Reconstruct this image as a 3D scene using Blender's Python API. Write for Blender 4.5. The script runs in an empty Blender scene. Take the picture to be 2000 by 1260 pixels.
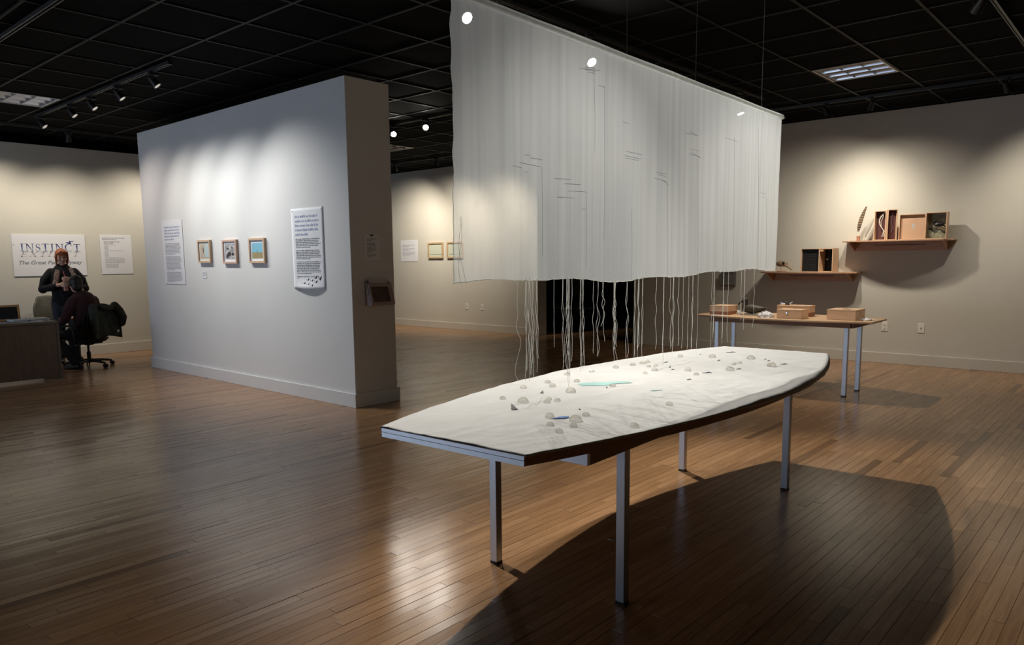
import bpy, bmesh, math, random
from mathutils import Vector, Matrix, noise
PI = math.pi
rnd = random.Random(11)
scene = bpy.context.scene
C = scene.collection

# ------------------------------------------------------------------ camera
CAM_H = 1.5
YAW, PITCH, ROLL = math.radians(41.45), math.radians(-7.295), math.radians(-0.5534)
FPX, CX, CY = 1457.4, 1000.0, 692.0
c_f = Vector((math.cos(YAW)*math.cos(PITCH), math.sin(YAW)*math.cos(PITCH), math.sin(PITCH)))
c_r0 = Vector((math.sin(YAW), -math.cos(YAW), 0))
c_u0 = c_r0.cross(c_f)
c_r = c_r0*math.cos(ROLL) + c_u0*math.sin(ROLL)
c_u = c_u0*math.cos(ROLL) - c_r0*math.sin(ROLL)
cam_d = bpy.data.cameras.new('camera')
cam = bpy.data.objects.new('camera', cam_d)
C.objects.link(cam)
cam.matrix_world = Matrix(((c_r.x, c_u.x, -c_f.x, 0), (c_r.y, c_u.y, -c_f.y, 0), (c_r.z, c_u.z, -c_f.z, CAM_H), (0, 0, 0, 1)))
cam_d.sensor_fit = 'HORIZONTAL'
cam_d.sensor_width = 36.0
cam_d.lens = FPX/2000.0*36.0
cam_d.shift_y = (CY-630.0)/2000.0
cam_d.clip_start = 0.05
cam_d.clip_end = 100
scene.camera = cam

# ------------------------------------------------------------------ world, exposure
world = bpy.data.worlds.new('world')
scene.world = world
world.use_nodes = True
world.node_tree.nodes['Background'].inputs[0].default_value = (0.30, 0.38, 0.5, 1)
world.node_tree.nodes['Background'].inputs[1].default_value = 0.0
scene.view_settings.view_transform = 'Standard'
scene.view_settings.look = 'None'
scene.view_settings.exposure = 0.0
scene.view_settings.gamma = 1.0
scene.view_settings.use_curve_mapping = False

cy_ = scene.cycles
cy_.max_bounces = 5; cy_.diffuse_bounces = 2; cy_.glossy_bounces = 2; cy_.transmission_bounces = 4; cy_.transparent_max_bounces = 7
cy_.caustics_reflective = False

# daylight through the glazed front behind the photographer (window_1)
dl = bpy.data.lights.new('daylight', 'AREA')
dl.shape = 'RECTANGLE'; dl.size = 5.6; dl.size_y = 2.1
dl.energy = 190.0
dl.color = (0.64, 0.78, 1.0)
dlo = bpy.data.objects.new('daylight', dl); C.objects.link(dlo)
dlo.location = (-5.3, 9.4, 1.5)
dlo.rotation_euler = (PI/2, 0, -PI/2)

# ------------------------------------------------------------------ mesh helpers
class MB:
    def __init__(s):
        s.v = []; s.f = []; s.mi = []; s.cur = 0
    def add(s, vs, fs, M=None):
        o = len(s.v)
        for p in vs:
            p = Vector(p)
            s.v.append(M @ p if M else p)
        for f in fs:
            s.f.append([o+i for i in f]); s.mi.append(s.cur)
        return s
    def box(s, x0, x1, y0, y1, z0, z1, M=None):
        return s.add([(x0,y0,z0),(x1,y0,z0),(x1,y1,z0),(x0,y1,z0),(x0,y0,z1),(x1,y0,z1),(x1,y1,z1),(x0,y1,z1)],
                     [(0,3,2,1),(4,5,6,7),(0,1,5,4),(1,2,6,5),(2,3,7,6),(3,0,4,7)], M)
    def cbox(s, c, d, M=None):
        return s.box(c[0]-d[0]/2, c[0]+d[0]/2, c[1]-d[1]/2, c[1]+d[1]/2, c[2]-d[2]/2, c[2]+d[2]/2, M)
    def prism(s, pts, a, b, axis='z', M=None):
        n = len(pts)
        def P(p, t):
            return (p[0], p[1], t) if axis == 'z' else ((p[0], t, p[1]) if axis == 'y' else (t, p[0], p[1]))
        vs = [P(p, a) for p in pts] + [P(p, b) for p in pts]
        fs = [tuple(range(n))[::-1], tuple(range(n, 2*n))] + [(i, (i+1) % n, n+(i+1) % n, n+i) for i in range(n)]
        return s.add(vs, fs, M)
    def tube(s, path, r, n=8, cap=True, M=None, flat=None):
        path = [Vector(p) for p in path]
        k = len(path)
        rr = r if isinstance(r, (list, tuple)) else [r]*k
        vs = []; up = None
        for i, p in enumerate(path):
            t = (path[min(i+1, k-1)] - path[max(i-1, 0)])
            if t.length < 1e-9: t = Vector((0, 0, 1))
            t.normalize()
            if up is None:
                a = Vector((0, 0, 1)) if abs(t.z) < 0.9 else Vector((1, 0, 0))
                up = (a - t*a.dot(t)).normalized()
            else:
                up = (up - t*up.dot(t))
                if up.length < 1e-6:
                    a = Vector((1, 0, 0)); up = a - t*a.dot(t)
                up.normalize()
            sd = t.cross(up)
            for j in range(n):
                an = 2*PI*j/n
                e = rr[i]
                if flat: vs.append(p + up*math.cos(an)*e*flat[0] + sd*math.sin(an)*e*flat[1])
                else: vs.append(p + up*math.cos(an)*e + sd*math.sin(an)*e)
        fs = []
        for i in range(k-1):
            for j in range(n):
                a = i*n+j; b = i*n+(j+1) % n
                fs.append((a, b, b+n, a+n))
        if cap:
            fs.append(tuple(range(n))[::-1]); fs.append(tuple(range((k-1)*n, k*n)))
        return s.add(vs, fs, M)
    def lathe(s, prof, n=20, c=(0, 0, 0), M=None):
        vs = []; k = len(prof)
        for r, z in prof:
            for j in range(n):
                a = 2*PI*j/n
                vs.append((c[0]+r*math.cos(a), c[1]+r*math.sin(a), c[2]+z))
        fs = []
        for i in range(k-1):
            for j in range(n):
                a = i*n+j; b = i*n+(j+1) % n
                fs.append((a, b, b+n, a+n))
        fs.append(tuple(range(n))[::-1]); fs.append(tuple(range((k-1)*n, k*n)))
        return s.add(vs, fs, M)
    def ell(s, c, r, nu=14, nv=9, M=None):
        vs = [(c[0], c[1], c[2]-r[2])]; fs = []
        for i in range(1, nv):
            a = PI*i/nv
            for j in range(nu):
                b = 2*PI*j/nu
                vs.append((c[0]+r[0]*math.sin(a)*math.cos(b), c[1]+r[1]*math.sin(a)*math.sin(b), c[2]-r[2]*math.cos(a)))
        vs.append((c[0], c[1], c[2]+r[2])); L = len(vs)-1
        for j in range(nu):
            fs.append((0, 1+(j+1) % nu, 1+j))
            fs.append((L, L-nu+j, L-nu+(j+1) % nu))
        for i in range(nv-2):
            for j in range(nu):
                a = 1+i*nu+j; b = 1+i*nu+(j+1) % nu
                fs.append((a, b, b+nu, a+nu))
        return s.add(vs, fs, M)
    def grid(s, fn, nu, nv, closeu=False):
        vs = [fn(i/(nu if closeu else nu-1), j/(nv-1)) for j in range(nv) for i in range(nu)]
        fs = []
        for j in range(nv-1):
            for i in range(nu if closeu else nu-1):
                a = j*nu+i; b = j*nu+(i+1) % nu
                fs.append((a, b, b+nu, a+nu))
        return s.add(vs, fs)
    def mesh(s, name, smooth=False, ang=35):
        me = bpy.data.meshes.new(name)
        me.from_pydata([tuple(p) for p in s.v], [], s.f)
        me.polygons.foreach_set('material_index', s.mi)
        if smooth:
            me.polygons.foreach_set('use_smooth', [True]*len(s.f))
            me.set_sharp_from_angle(angle=math.radians(ang))
        me.update()
        return me
    def build(s, name, mat, parent=None, smooth=False, bevel=0, seg=2, ang=35, solid=0, sub=0, fix=True):
        me = s.mesh(name, smooth, ang)
        if fix:
            bm = bmesh.new(); bm.from_mesh(me)
            bmesh.ops.recalc_face_normals(bm, faces=bm.faces)
            bm.to_mesh(me); bm.free()
        return link(name, me, mat, parent, bevel, seg, solid, sub)

def link(name, me, mat, parent=None, bevel=0, seg=2, solid=0, sub=0):
    o = bpy.data.objects.new(name, me)
    C.objects.link(o)
    ms = mat if isinstance(mat, (list, tuple)) else [mat]
    if not me.materials:
        for m in ms: me.materials.append(m)
    if parent is not None: o.parent = parent
    if solid:
        m = o.modifiers.new('solid', 'SOLIDIFY'); m.thickness = solid; m.offset = 0
    if bevel:
        m = o.modifiers.new('bevel', 'BEVEL'); m.width = bevel; m.segments = seg; m.limit_method = 'ANGLE'; m.angle_limit = math.radians(40)
    if sub:
        m = o.modifiers.new('sub', 'SUBSURF'); m.levels = sub; m.render_levels = sub
    return o

def tag(o, label=None, cat=None, group=None, kind=None):
    if label: o['label'] = label
    if cat: o['category'] = cat
    if group: o['group'] = group
    if kind: o['kind'] = kind
    return o

def thing(name, loc, label, cat, rz=0.0, group=None, rot=None):
    o = bpy.data.objects.new(name, None); C.objects.link(o)
    o.empty_display_size = 0.05
    o.location = loc
    o.rotation_euler = rot if rot else (0, 0, rz)
    return tag(o, label, cat, group)

def struct(o, label=None):
    o['kind'] = 'structure'
    if label: o['label'] = label
    return o

def copy_tree(o, parent=None):
    c = o.copy(); C.objects.link(c)
    c.parent = parent
    for ch in list(o.children): copy_tree(ch, c)
    return c

def Mtr(loc=(0, 0, 0), rx=0, ry=0, rz=0):
    return Matrix.Translation(loc) @ Matrix.Rotation(rz, 4, 'Z') @ Matrix.Rotation(ry, 4, 'Y') @ Matrix.Rotation(rx, 4, 'X')

# ------------------------------------------------------------------ material helpers
def newmat(name):
    m = bpy.data.materials.new(name); m.use_nodes = True
    nt = m.node_tree
    return m, nt, nt.nodes['Principled BSDF'], nt.nodes['Material Output']

def mat(name, col, rough=0.6, metal=0.0, var=0.0, vscale=8.0, bump=0.0, bscale=60.0, spec=0.5, coat=0.0, trans=0.0, ior=1.45, stretch=None, sheen=0.0, emit=0.0, col2=None):
    m, nt, b, out = newmat(name)
    N = nt.nodes; L = nt.links
    b.inputs['Base Color'].default_value = (*col, 1)
    b.inputs['Roughness'].default_value = rough
    b.inputs['Metallic'].default_value = metal
    b.inputs['Specular IOR Level'].default_value = spec
    b.inputs['Coat Weight'].default_value = coat
    b.inputs['Transmission Weight'].default_value = trans
    b.inputs['IOR'].default_value = ior
    b.inputs['Sheen Weight'].default_value = sheen
    if emit:
        b.inputs['Emission Color'].default_value = (*col, 1); b.inputs['Emission Strength'].default_value = emit
    tc = N.new('ShaderNodeTexCoord'); mp = N.new('ShaderNodeMapping')
    L.new(tc.outputs['Object'], mp.inputs['Vector'])
    if stretch: mp.inputs['Scale'].default_value = stretch
    if var or col2:
        n = N.new('ShaderNodeTexNoise'); n.inputs['Scale'].default_value = vscale; n.inputs['Detail'].default_value = 4
        L.new(mp.outputs[0], n.inputs['Vector'])
        r = N.new('ShaderNodeValToRGB')
        c2 = col2 if col2 else tuple(min(1, c*(1+var)) for c in col)
        c1 = col if col2 else tuple(c*(1-var) for c in col)
        r.color_ramp.elements[0].position = 0.32; r.color_ramp.elements[1].position = 0.68
        r.color_ramp.elements[0].color = (*c1, 1); r.color_ramp.elements[1].color = (*c2, 1)
        L.new(n.outputs['Fac'], r.inputs[0]); L.new(r.outputs[0], b.inputs['Base Color'])
    if bump:
        n2 = N.new('ShaderNodeTexNoise'); n2.inputs['Scale'].default_value = bscale; n2.inputs['Detail'].default_value = 3
        L.new(mp.outputs[0], n2.inputs['Vector'])
        bp = N.new('ShaderNodeBump'); bp.inputs['Strength'].default_value = bump; bp.inputs['Distance'].default_value = 0.01
        L.new(n2.outputs['Fac'], bp.inputs['Height']); L.new(bp.outputs[0], b.inputs['Normal'])
    return m

def woodmat(name, c1, c2, rough=0.45, axis='x', scale=6.0, spec=0.4):
    m, nt, b, out = newmat(name)
    N = nt.nodes; L = nt.links
    tc = N.new('ShaderNodeTexCoord'); mp = N.new('ShaderNodeMapping')
    mp.inputs['Scale'].default_value = {'x': (1, 14, 14), 'y': (14, 1, 14), 'z': (14, 14, 1)}[axis]
    L.new(tc.outputs['Object'], mp.inputs['Vector'])
    n = N.new('ShaderNodeTexNoise'); n.inputs['Scale'].default_value = scale; n.inputs['Detail'].default_value = 6; n.inputs['Roughness'].default_value = 0.6
    L.new(mp.outputs[0], n.inputs['Vector'])
    r = N.new('ShaderNodeValToRGB')
    r.color_ramp.elements[0].position = 0.3; r.color_ramp.elements[1].position = 0.7
    r.color_ramp.elements[0].color = (*c1, 1); r.color_ramp.elements[1].color = (*c2, 1)
    L.new(n.outputs['Fac'], r.inputs[0]); L.new(r.outputs[0], b.inputs['Base Color'])
    b.inputs['Roughness'].default_value = rough; b.inputs['Specular IOR Level'].default_value = spec
    return m

M = {}
M['wall'] = mat('wall_paint', (0.62, 0.597, 0.525), 0.75, var=0.025, vscale=1.5, bump=0.03, bscale=180)
M['wall_white'] = mat('partition_paint', (0.70, 0.70, 0.69), 0.7, var=0.02, vscale=1.5, bump=0.03, bscale=180)
M['ceil'] = mat('black_tile', (0.0028, 0.0028, 0.0028), 0.9, var=0.3, vscale=3, spec=0.05)
M['bar'] = mat('black_bar', (0.0075, 0.0075, 0.0075), 0.6, spec=0.2)
M['rail'] = mat('track_rail', (0.05, 0.05, 0.05), 0.35, metal=0.2)
M['dark'] = mat('dark_paint', (0.010, 0.010, 0.010), 0.8)
M['alu'] = mat('brushed_aluminium', (0.50, 0.51, 0.53), 0.40, metal=0.85, var=0.05, vscale=30, stretch=(8, 8, 0.3))
M['black'] = mat('black_plastic', (0.010, 0.010, 0.011), 0.45, var=0.1)
M['paper'] = mat('paper_white', (0.78, 0.79, 0.82), 0.7, var=0.01)
M['ink'] = mat('ink_grey', (0.20, 0.21, 0.25), 0.8)
M['ink_dark'] = mat('ink_dark', (0.03, 0.03, 0.04), 0.8)
M['maple'] = woodmat('pale_maple', (0.66, 0.44, 0.28), (0.76, 0.53, 0.35), 0.5, 'x')
M['pine'] = woodmat('pale_pine', (0.56, 0.34, 0.17), (0.66, 0.42, 0.23), 0.5, 'y')
M['cedar'] = woodmat('red_cedar', (0.28, 0.10, 0.05), (0.40, 0.17, 0.08), 0.5, 'y')
M['frame_wood'] = woodmat('frame_wood', (0.52, 0.36, 0.24), (0.66, 0.48, 0.34), 0.5, 'z')
M['cloth'] = mat('white_muslin', (0.57, 0.568, 0.56), 0.9, var=0.035, vscale=5, bump=0.35, bscale=14, sheen=0.1)
M['white_edge'] = mat('white_edge', (0.80, 0.82, 0.86), 0.38, metal=0.55, var=0.03)
M['ply'] = woodmat('plywood', (0.30, 0.19, 0.12), (0.42, 0.27, 0.17), 0.6, 'x')
M['plate'] = mat('outlet_white', (0.80, 0.78, 0.70), 0.4)
M['chrome'] = mat('chrome', (0.8, 0.8, 0.8), 0.15, metal=1.0)
# ------------------------------------------------------------------ floor
FLX0, FLX1, FLY0, FLY1 = -5.4, 15.0, -5.6, 15.9
fl = MB().box(FLX0, FLX1, FLY0, FLY1, -0.10, -0.006).build('floor', mat('subfloor', (0.05, 0.028, 0.015), 0.7))
struct(fl)

def plank_material():
    m, nt, b, out = newmat('maple_strip_floor')
    N = nt.nodes; L = nt.links
    at = N.new('ShaderNodeAttribute'); at.attribute_name = 'tone'; at.attribute_type = 'GEOMETRY'
    tc = N.new('ShaderNodeTexCoord'); mp = N.new('ShaderNodeMapping')
    geo = N.new('ShaderNodeNewGeometry')
    mp.inputs['Scale'].default_value = (1.2, 22, 1)
    L.new(geo.outputs['Position'], mp.inputs['Vector'])
    off = N.new('ShaderNodeVectorMath'); off.operation = 'ADD'
    sc = N.new('ShaderNodeVectorMath'); sc.operation = 'SCALE'; sc.inputs['Scale'].default_value = 37.0
    L.new(at.outputs['Vector'], sc.inputs[0])
    L.new(mp.outputs[0], off.inputs[0]); L.new(sc.outputs[0], off.inputs[1])
    n = N.new('ShaderNodeTexNoise'); n.inputs['Scale'].default_value = 3.0; n.inputs['Detail'].default_value = 7; n.inputs['Roughness'].default_value = 0.62
    L.new(off.outputs[0], n.inputs['Vector'])
    grain = N.new('ShaderNodeValToRGB')
    grain.color_ramp.elements[0].position = 0.25; grain.color_ramp.elements[1].position = 0.75
    grain.color_ramp.elements[0].color = (0.70, 0.66, 0.62, 1); grain.color_ramp.elements[1].color = (1.12, 1.12, 1.12, 1)
    L.new(n.outputs['Fac'], grain.inputs[0])
    tone = N.new('ShaderNodeValToRGB')
    cr = tone.color_ramp
    cr.elements[0].position = 0.0; cr.elements[0].color = (0.15, 0.075, 0.035, 1)
    cr.elements[1].position = 1.0; cr.elements[1].color = (0.46, 0.275, 0.145, 1)
    e = cr.elements.new(0.18); e.color = (0.27, 0.145, 0.068, 1)
    e = cr.elements.new(0.6); e.color = (0.37, 0.208, 0.102, 1)
    L.new(at.outputs['Fac'], tone.inputs[0])
    mx = N.new('ShaderNodeMix'); mx.data_type = 'RGBA'; mx.blend_type = 'MULTIPLY'; mx.inputs[0].default_value = 1.0
    L.new(tone.outputs[0], mx.inputs[6]); L.new(grain.outputs[0], mx.inputs[7])
    L.new(mx.outputs[2], b.inputs['Base Color'])
    n3 = N.new('ShaderNodeTexNoise'); n3.inputs['Scale'].default_value = 1.3; n3.inputs['Detail'].default_value = 5
    L.new(geo.outputs['Position'], n3.inputs['Vector'])
    rr = N.new('ShaderNodeMapRange'); rr.inputs[1].default_value = 0.3; rr.inputs[2].default_value = 0.7; rr.inputs[3].default_value = 0.17; rr.inputs[4].default_value = 0.25
    L.new(n3.outputs['Fac'], rr.inputs[0]); L.new(rr.outputs[0], b.inputs['Roughness'])
    b.inputs['Specular IOR Level'].default_value = 0.5
    bp = N.new('ShaderNodeBump'); bp.inputs['Strength'].default_value = 0.06; bp.inputs['Distance'].default_value = 0.004
    L.new(n.outputs['Fac'], bp.inputs['Height']); L.new(bp.outputs[0], b.inputs['Normal'])
    return m
M['plank'] = plank_material()

def proj(p):
    q = Vector(p) - Vector((0, 0, CAM_H)); z = q.dot(c_f)
    if z < 0.2: return None
    return (CX + FPX*q.dot(c_r)/z, CY - FPX*q.dot(c_u)/z, z)

PW = 0.0572
planks = []
pr = random.Random(5)
ny = int((FLY1-FLY0)/PW)
for j in range(ny):
    y0 = FLY0 + j*PW
    x = FLX0 - pr.random()*1.2
    while x < FLX1:
        ln = pr.choice((0.45, 0.6, 0.75, 0.9, 1.1, 1.35, 1.6))*(0.85+0.3*pr.random())
        a, b_ = max(x, FLX0), min(x+ln, FLX1)
        x += ln
        if b_-a < 0.05: continue
        t = pr.random()
        t = 0.10*t if pr.random() < 0.035 else 0.36+0.42*t
        planks.append((a, b_, y0, t, (pr.random()-0.5)*0.0006))
def plank_geo(mb, a, b_, y0, dz):
    ta = math.sin(dz*91e3)*0.00032; tb = math.cos(dz*57e3)*0.0006
    g = 0.0003; c = 0.0007; z1 = 0.0+dz; z0 = -0.006
    x0, x1, ya, yb = a+g, b_-g, y0+g, y0+PW-g
    vs = [(x0,ya,z0),(x1,ya,z0),(x1,yb,z0),(x0,yb,z0),(x0,ya,z1-c-0.0008),(x1,ya,z1-c-0.0008),(x1,yb,z1-c-0.0008),(x0,yb,z1-c-0.0008),
          (x0+c,ya+c,z1-ta-tb),(x1-c,ya+c,z1-ta+tb),(x1-c,yb-c,z1+ta+tb),(x0+c,yb-c,z1+ta-tb)]
    fs = [(8,9,10,11),(0,1,5,4),(1,2,6,5),(2,3,7,6),(3,0,4,7),(4,5,9,8),(5,6,10,9),(6,7,11,10),(7,4,8,11)]
    mb.add(vs, fs); return len(fs)
def set_tone(me, vals):
    at = me.attributes.new('tone', 'FLOAT', 'FACE')
    at.data.foreach_set('value', vals)
score = []
for i, (a, b_, y0, t, dz) in enumerate(planks):
    p = proj(((a+b_)/2, y0+PW/2, 0)); s = 0
    if p and -60 < p[0] < 2060 and 640 < p[1] < 1290:
        s = (b_-a)*PW*CAM_H/p[2]**3
    score.append((s, i))
near = set(i for s, i in sorted(score, reverse=True)[:300] if s > 0)
fld = MB(); ft = []
for i, (a, b_, y0, t, dz) in enumerate(planks):
    if i in near:
        mb = MB(); n = plank_geo(mb, a-a, b_-a, 0, dz)
        me = mb.mesh('plank'); set_tone(me, [t]*n)
        o = link('plank', me, M['plank'], fl); o.location = (a, y0, 0)
    else:
        n = plank_geo(fld, a, b_, y0, dz); ft += [t]*n
me = fld.mesh('plank_field'); set_tone(me, ft)
tag(link('plank_field', me, M['plank'], fl), kind='stuff')

# ------------------------------------------------------------------ walls
WX = 11.228            # back wall plane
CZ = 3.44              # ceiling
DY0, DY1, DZ = 7.06, 9.23, 2.74
u = [(-5.5, 0), (DY0, 0), (DY0, DZ), (DY1, DZ), (DY1, 0), (15.8, 0), (15.8, CZ), (-5.5, CZ)]
wb = MB()
n = len(u)
vs = [(WX, y, z) for y, z in u] + [(WX+0.26, y, z) for y, z in u]
front = [(0, 1, 2, 7), (7, 2, 3, 6), (3, 4, 5, 6)]
fs = [f for f in front] + [tuple(n+i for i in f[::-1]) for f in front] + [(i, n+i, n+(i+1) % n, (i+1) % n) for i in range(n)]
wb.add(vs, fs)
struct(wb.build('wall_back', M['wall']))
LY = 13.2              # left wall (a long free wall lower than the ceiling)
struct(MB().box(-5.3, 7.4, LY, LY+0.18, 0, 3.30).build('wall_left', M['wall']))
struct(MB().box(-5.5, 15.0, 15.8, 15.95, 0, CZ).build('wall_far', M['dark']))
struct(MB().box(-5.5, 15.0, -5.6, -5.45, 0, CZ).build('wall_right', M['dark']))  # unseen wall, made near-black to cut bounce onto the partition end
# street side, behind the camera, with a glazed opening
wf = MB()
o4 = [(-5.45, 0), (15.8, 0), (15.8, CZ), (-5.45, CZ)]
i4 = [(6.5, 0.35), (12.3, 0.35), (12.3, 2.6), (6.5, 2.6)]
vs = [(-5.2, y, z) for y, z in o4+i4] + [(-5.4, y, z) for y, z in o4+i4]
fs = []
for k in range(4):
    fs.append((k, (k+1) % 4, 4+(k+1) % 4, 4+k)); fs.append((8+k, 12+k, 12+(k+1) % 4, 8+(k+1) % 4))
    fs.append((k, 8+k, 8+(k+1) % 4, (k+1) % 4)); fs.append((4+k, 4+(k+1) % 4, 12+(k+1) % 4, 12+k))
wf.add(vs, fs)
struct(wf.build('wall_street', M['dark']))  # unseen side, its near-black colour set to lessen bounced light
win = bpy.data.objects.new('window_1', None); C.objects.link(win); struct(win)
for k in range(5):
    y = 6.5 + 5.8*k/4
    MB().box(-5.38, -5.30, y-0.03, y+0.03, 0.35, 2.6).build('mullion', M['black'], win)

# room behind the opening
struct(MB().box(14.2, 14.35, 5.2, 12.2, 0, CZ).build('wall_beyond', M['dark']))
struct(MB().box(WX+0.26, 14.2, 5.05, 5.2, 0, CZ).build('wall_beyond_right', M['dark']))
struct(MB().box(WX+0.26, 14.2, 12.2, 12.35, 0, CZ).build('wall_beyond_left', M['dark']))

# free-standing partition
PX0, PX1, PY0, PY1, PH = 4.572, 5.118, 6.172, 10.95, 3.28
pt = MB().box(PX0, PX1, PY0, PY1, 0, PH).build('wall_partition', M['wall_white'], bevel=0.004)
struct(pt)
BH = 0.145
def ring(x0, x1, y0, y1, t, h):
    mb = MB(); a = [(x0-t, y0-t), (x1+t, y0-t), (x1+t, y1+t), (x0-t, y1+t)]; b = [(x0, y0), (x1, y0), (x1, y1), (x0, y1)]
    vs = [(p[0], p[1], z) for z in (0, h) for p in a+b]
    fs = []
    for k in range(4):
        k2 = (k+1) % 4
        fs += [(k, k2, 8+k2, 8+k), (4+k, 12+k, 12+k2, 4+k2), (8+k, 8+k2, 12+k2, 12+k), (k, 4+k, 4+k2, k2)]
    return mb.add(vs, fs)
struct(ring(PX0, PX1, PY0, PY1, 0.021, BH).build('baseboard_partition', M['wall_white'], bevel=0.003))
struct(MB().box(WX-0.02, WX, -5.4, DY0, 0, BH).build('baseboard_back', M['wall'], bevel=0.003))
struct(MB().box(WX-0.02, WX, DY1, 15.8, 0, BH).build('baseboard_back', M['wall'], bevel=0.003))
struct(MB().box(-5.2, 7.4, LY-0.02, LY, 0, BH+0.015).build('baseboard_left', M['wall'], bevel=0.003))

# ------------------------------------------------------------------ ceiling grid
ce = MB().box(-5.4, 15.0, -5.5, 15.9, CZ+0.05, CZ+0.2).build('ceiling', M['dark'])
struct(ce)
GX0, GDX, GY0, GDY = 2.685, 0.695, 1.635, 0.705
trof = {(8, 1), (0, 12), (8, 12)}
tile_me = MB().box(0, GDX-0.02, 0, GDY-0.02, 0.0, 0.012).mesh('ceiling_tile')
bar_x = [GX0+GDX*k for k in range(-6, 13)]
bar_y = [GY0+GDY*k for k in range(-4, 21)]
for x in bar_x:
    if x < WX: MB().box(x-0.012, x+0.012, bar_y[0], 15.7, CZ-0.004, CZ+0.03).build('ceiling_bar', M['bar'], ce)
for y in bar_y:
    MB().box(bar_x[0], WX, y-0.012, y+0.012, CZ-0.0045, CZ+0.03).build('ceiling_bar', M['bar'], ce)
for i in range(-5, 13):
    for j in range(-3, 19):
        if (i, j) in trof: continue
        x, y = GX0+GDX*i, GY0+GDY*j
        if x > WX: continue
        seen = False
        for q in ((0.35, 0.35), (0, 0), (0.7, 0), (0, 0.7), (0.7, 0.7)):
            p = proj((x+q[0], y+q[1], CZ))
            if p and -80 < p[0] < 2080 and -80 < p[1] < 420: seen = True
        if not seen: continue
        if x > PX0-0.4 and p[0] < 700 and p[1] > 320: continue
        o = link('ceiling_tile', tile_me, M['ceil'], ce); o.location = (x+0.01, y+0.01, CZ+0.006)
# ------------------------------------------------------------------ light fittings
M['louver'] = mat('troffer_louver', (0.72, 0.74, 0.78), 0.28, metal=0.9)
M['troffer'] = mat('troffer_white', (0.62, 0.62, 0.60), 0.4)
def troffer(i, j, label):
    x, y = GX0+GDX*i, GY0+GDY*j
    t = thing('ceiling_troffer', (x+GDX/2, y+GDY/2, CZ), label, 'ceiling light', group='unlit louvred ceiling troffers')
    w, d = GDX-0.03, GDY-0.03
    mb = MB()
    mb.v = []; 
    o4 = [(-w/2, -d/2), (w/2, -d/2), (w/2, d/2), (-w/2, d/2)]; i4 = [(a*0.95, b*0.95) for a, b in o4]
    vs = [(a, b, z) for z in (-0.006, 0.02) for a, b in o4+i4]
    fs = []
    for k in range(4):
        k2 = (k+1) % 4
        fs += [(k, k2, 8+k2, 8+k), (4+k, 12+k, 12+k2, 4+k2), (8+k, 8+k2, 12+k2, 12+k), (k, 4+k, 4+k2, k2)]
    mb.add(vs, fs).build('frame', M['troffer'], t)
    MB().box(-w/2, w/2, -d/2, d/2, 0.075, 0.085).build('back_pan', M['troffer'], t)
    cw, cd = w*0.95/3, d*0.95/3
    # parabolic cell: four curved walls
    mb = MB()
    for k in range(4):
        M4 = Matrix.Rotation(k*PI/2, 4, 'Z')
        hw = (cw if k % 2 == 0 else cd)/2; hd = (cd if k % 2 == 0 else cw)/2
        pts = []
        for q in range(6):
            s = q/5; pts.append((hd*(1-0.38*s**1.7), 0.002+0.07*s, 1-0.38*s**1.7))
        vs = []; fs = []
        for (dd, z, kx) in pts: vs += [(-hw*kx, dd, z), (hw*kx, dd, z)]
        for q in range(5): fs.append((2*q, 2*q+1, 2*q+3, 2*q+2))
        mb.add(vs, fs, M4)
    cell = mb.mesh('louver_cell', True, 60)
    for a in range(3):
        for b in range(3):
            o = link('louver_cell', cell, M['louver'], t)
            o.location = (-w*0.475+cw*(a+0.5), -d*0.475+cd*(b+0.5), 0)
    return t
troffer(8, 1, 'square nine-cell louvred ceiling light above the wall shelves at right')
troffer(0, 12, 'square louvred ceiling light at the far left above the desk')
troffer(8, 12, 'square louvred ceiling light seen between partition and hanging sheer')

RZ = 3.405
def rail(p0, p1, label):
    L = Vector((p1[0]-p0[0], p1[1]-p0[1], 0)); rz = math.atan2(L.y, L.x)
    t = thing('light_track', (p0[0], p0[1], RZ), label, 'light track', rz, 'ceiling light tracks')
    l = L.length
    pr_ = [(-0.018, 0.028), (-0.018, -0.004), (-0.011, -0.004), (-0.011, 0.008), (0.011, 0.008), (0.011, -0.004), (0.018, -0.004), (0.018, 0.028)]
    MB().prism(pr_, 0, l, axis='x').build('rail', M['rail'], t)
    for a in (-0.012, l):
        MB().box(a, a+0.012, -0.02, 0.02, -0.006, 0.028).build('end_cap', M['black'], t)
    return t
M['bulb'] = mat('lamp_lens', (1.0, 0.93, 0.82), 0.3, emit=160.0)
M['bulb_glare'] = mat('lamp_lens_glare', (1.0, 0.93, 0.82), 0.3, emit=900.0)
M['bulb_side'] = mat('lamp_lens_dim', (1.0, 0.93, 0.82), 0.3, emit=0.3)
M['lampblack'] = mat('lamp_housing', (0.007, 0.007, 0.007), 0.5)
WARM = (1.0, 0.89, 0.74)
COOL = (0.99, 0.985, 0.95)
NEUT = (1.0, 0.95, 0.86)
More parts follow.
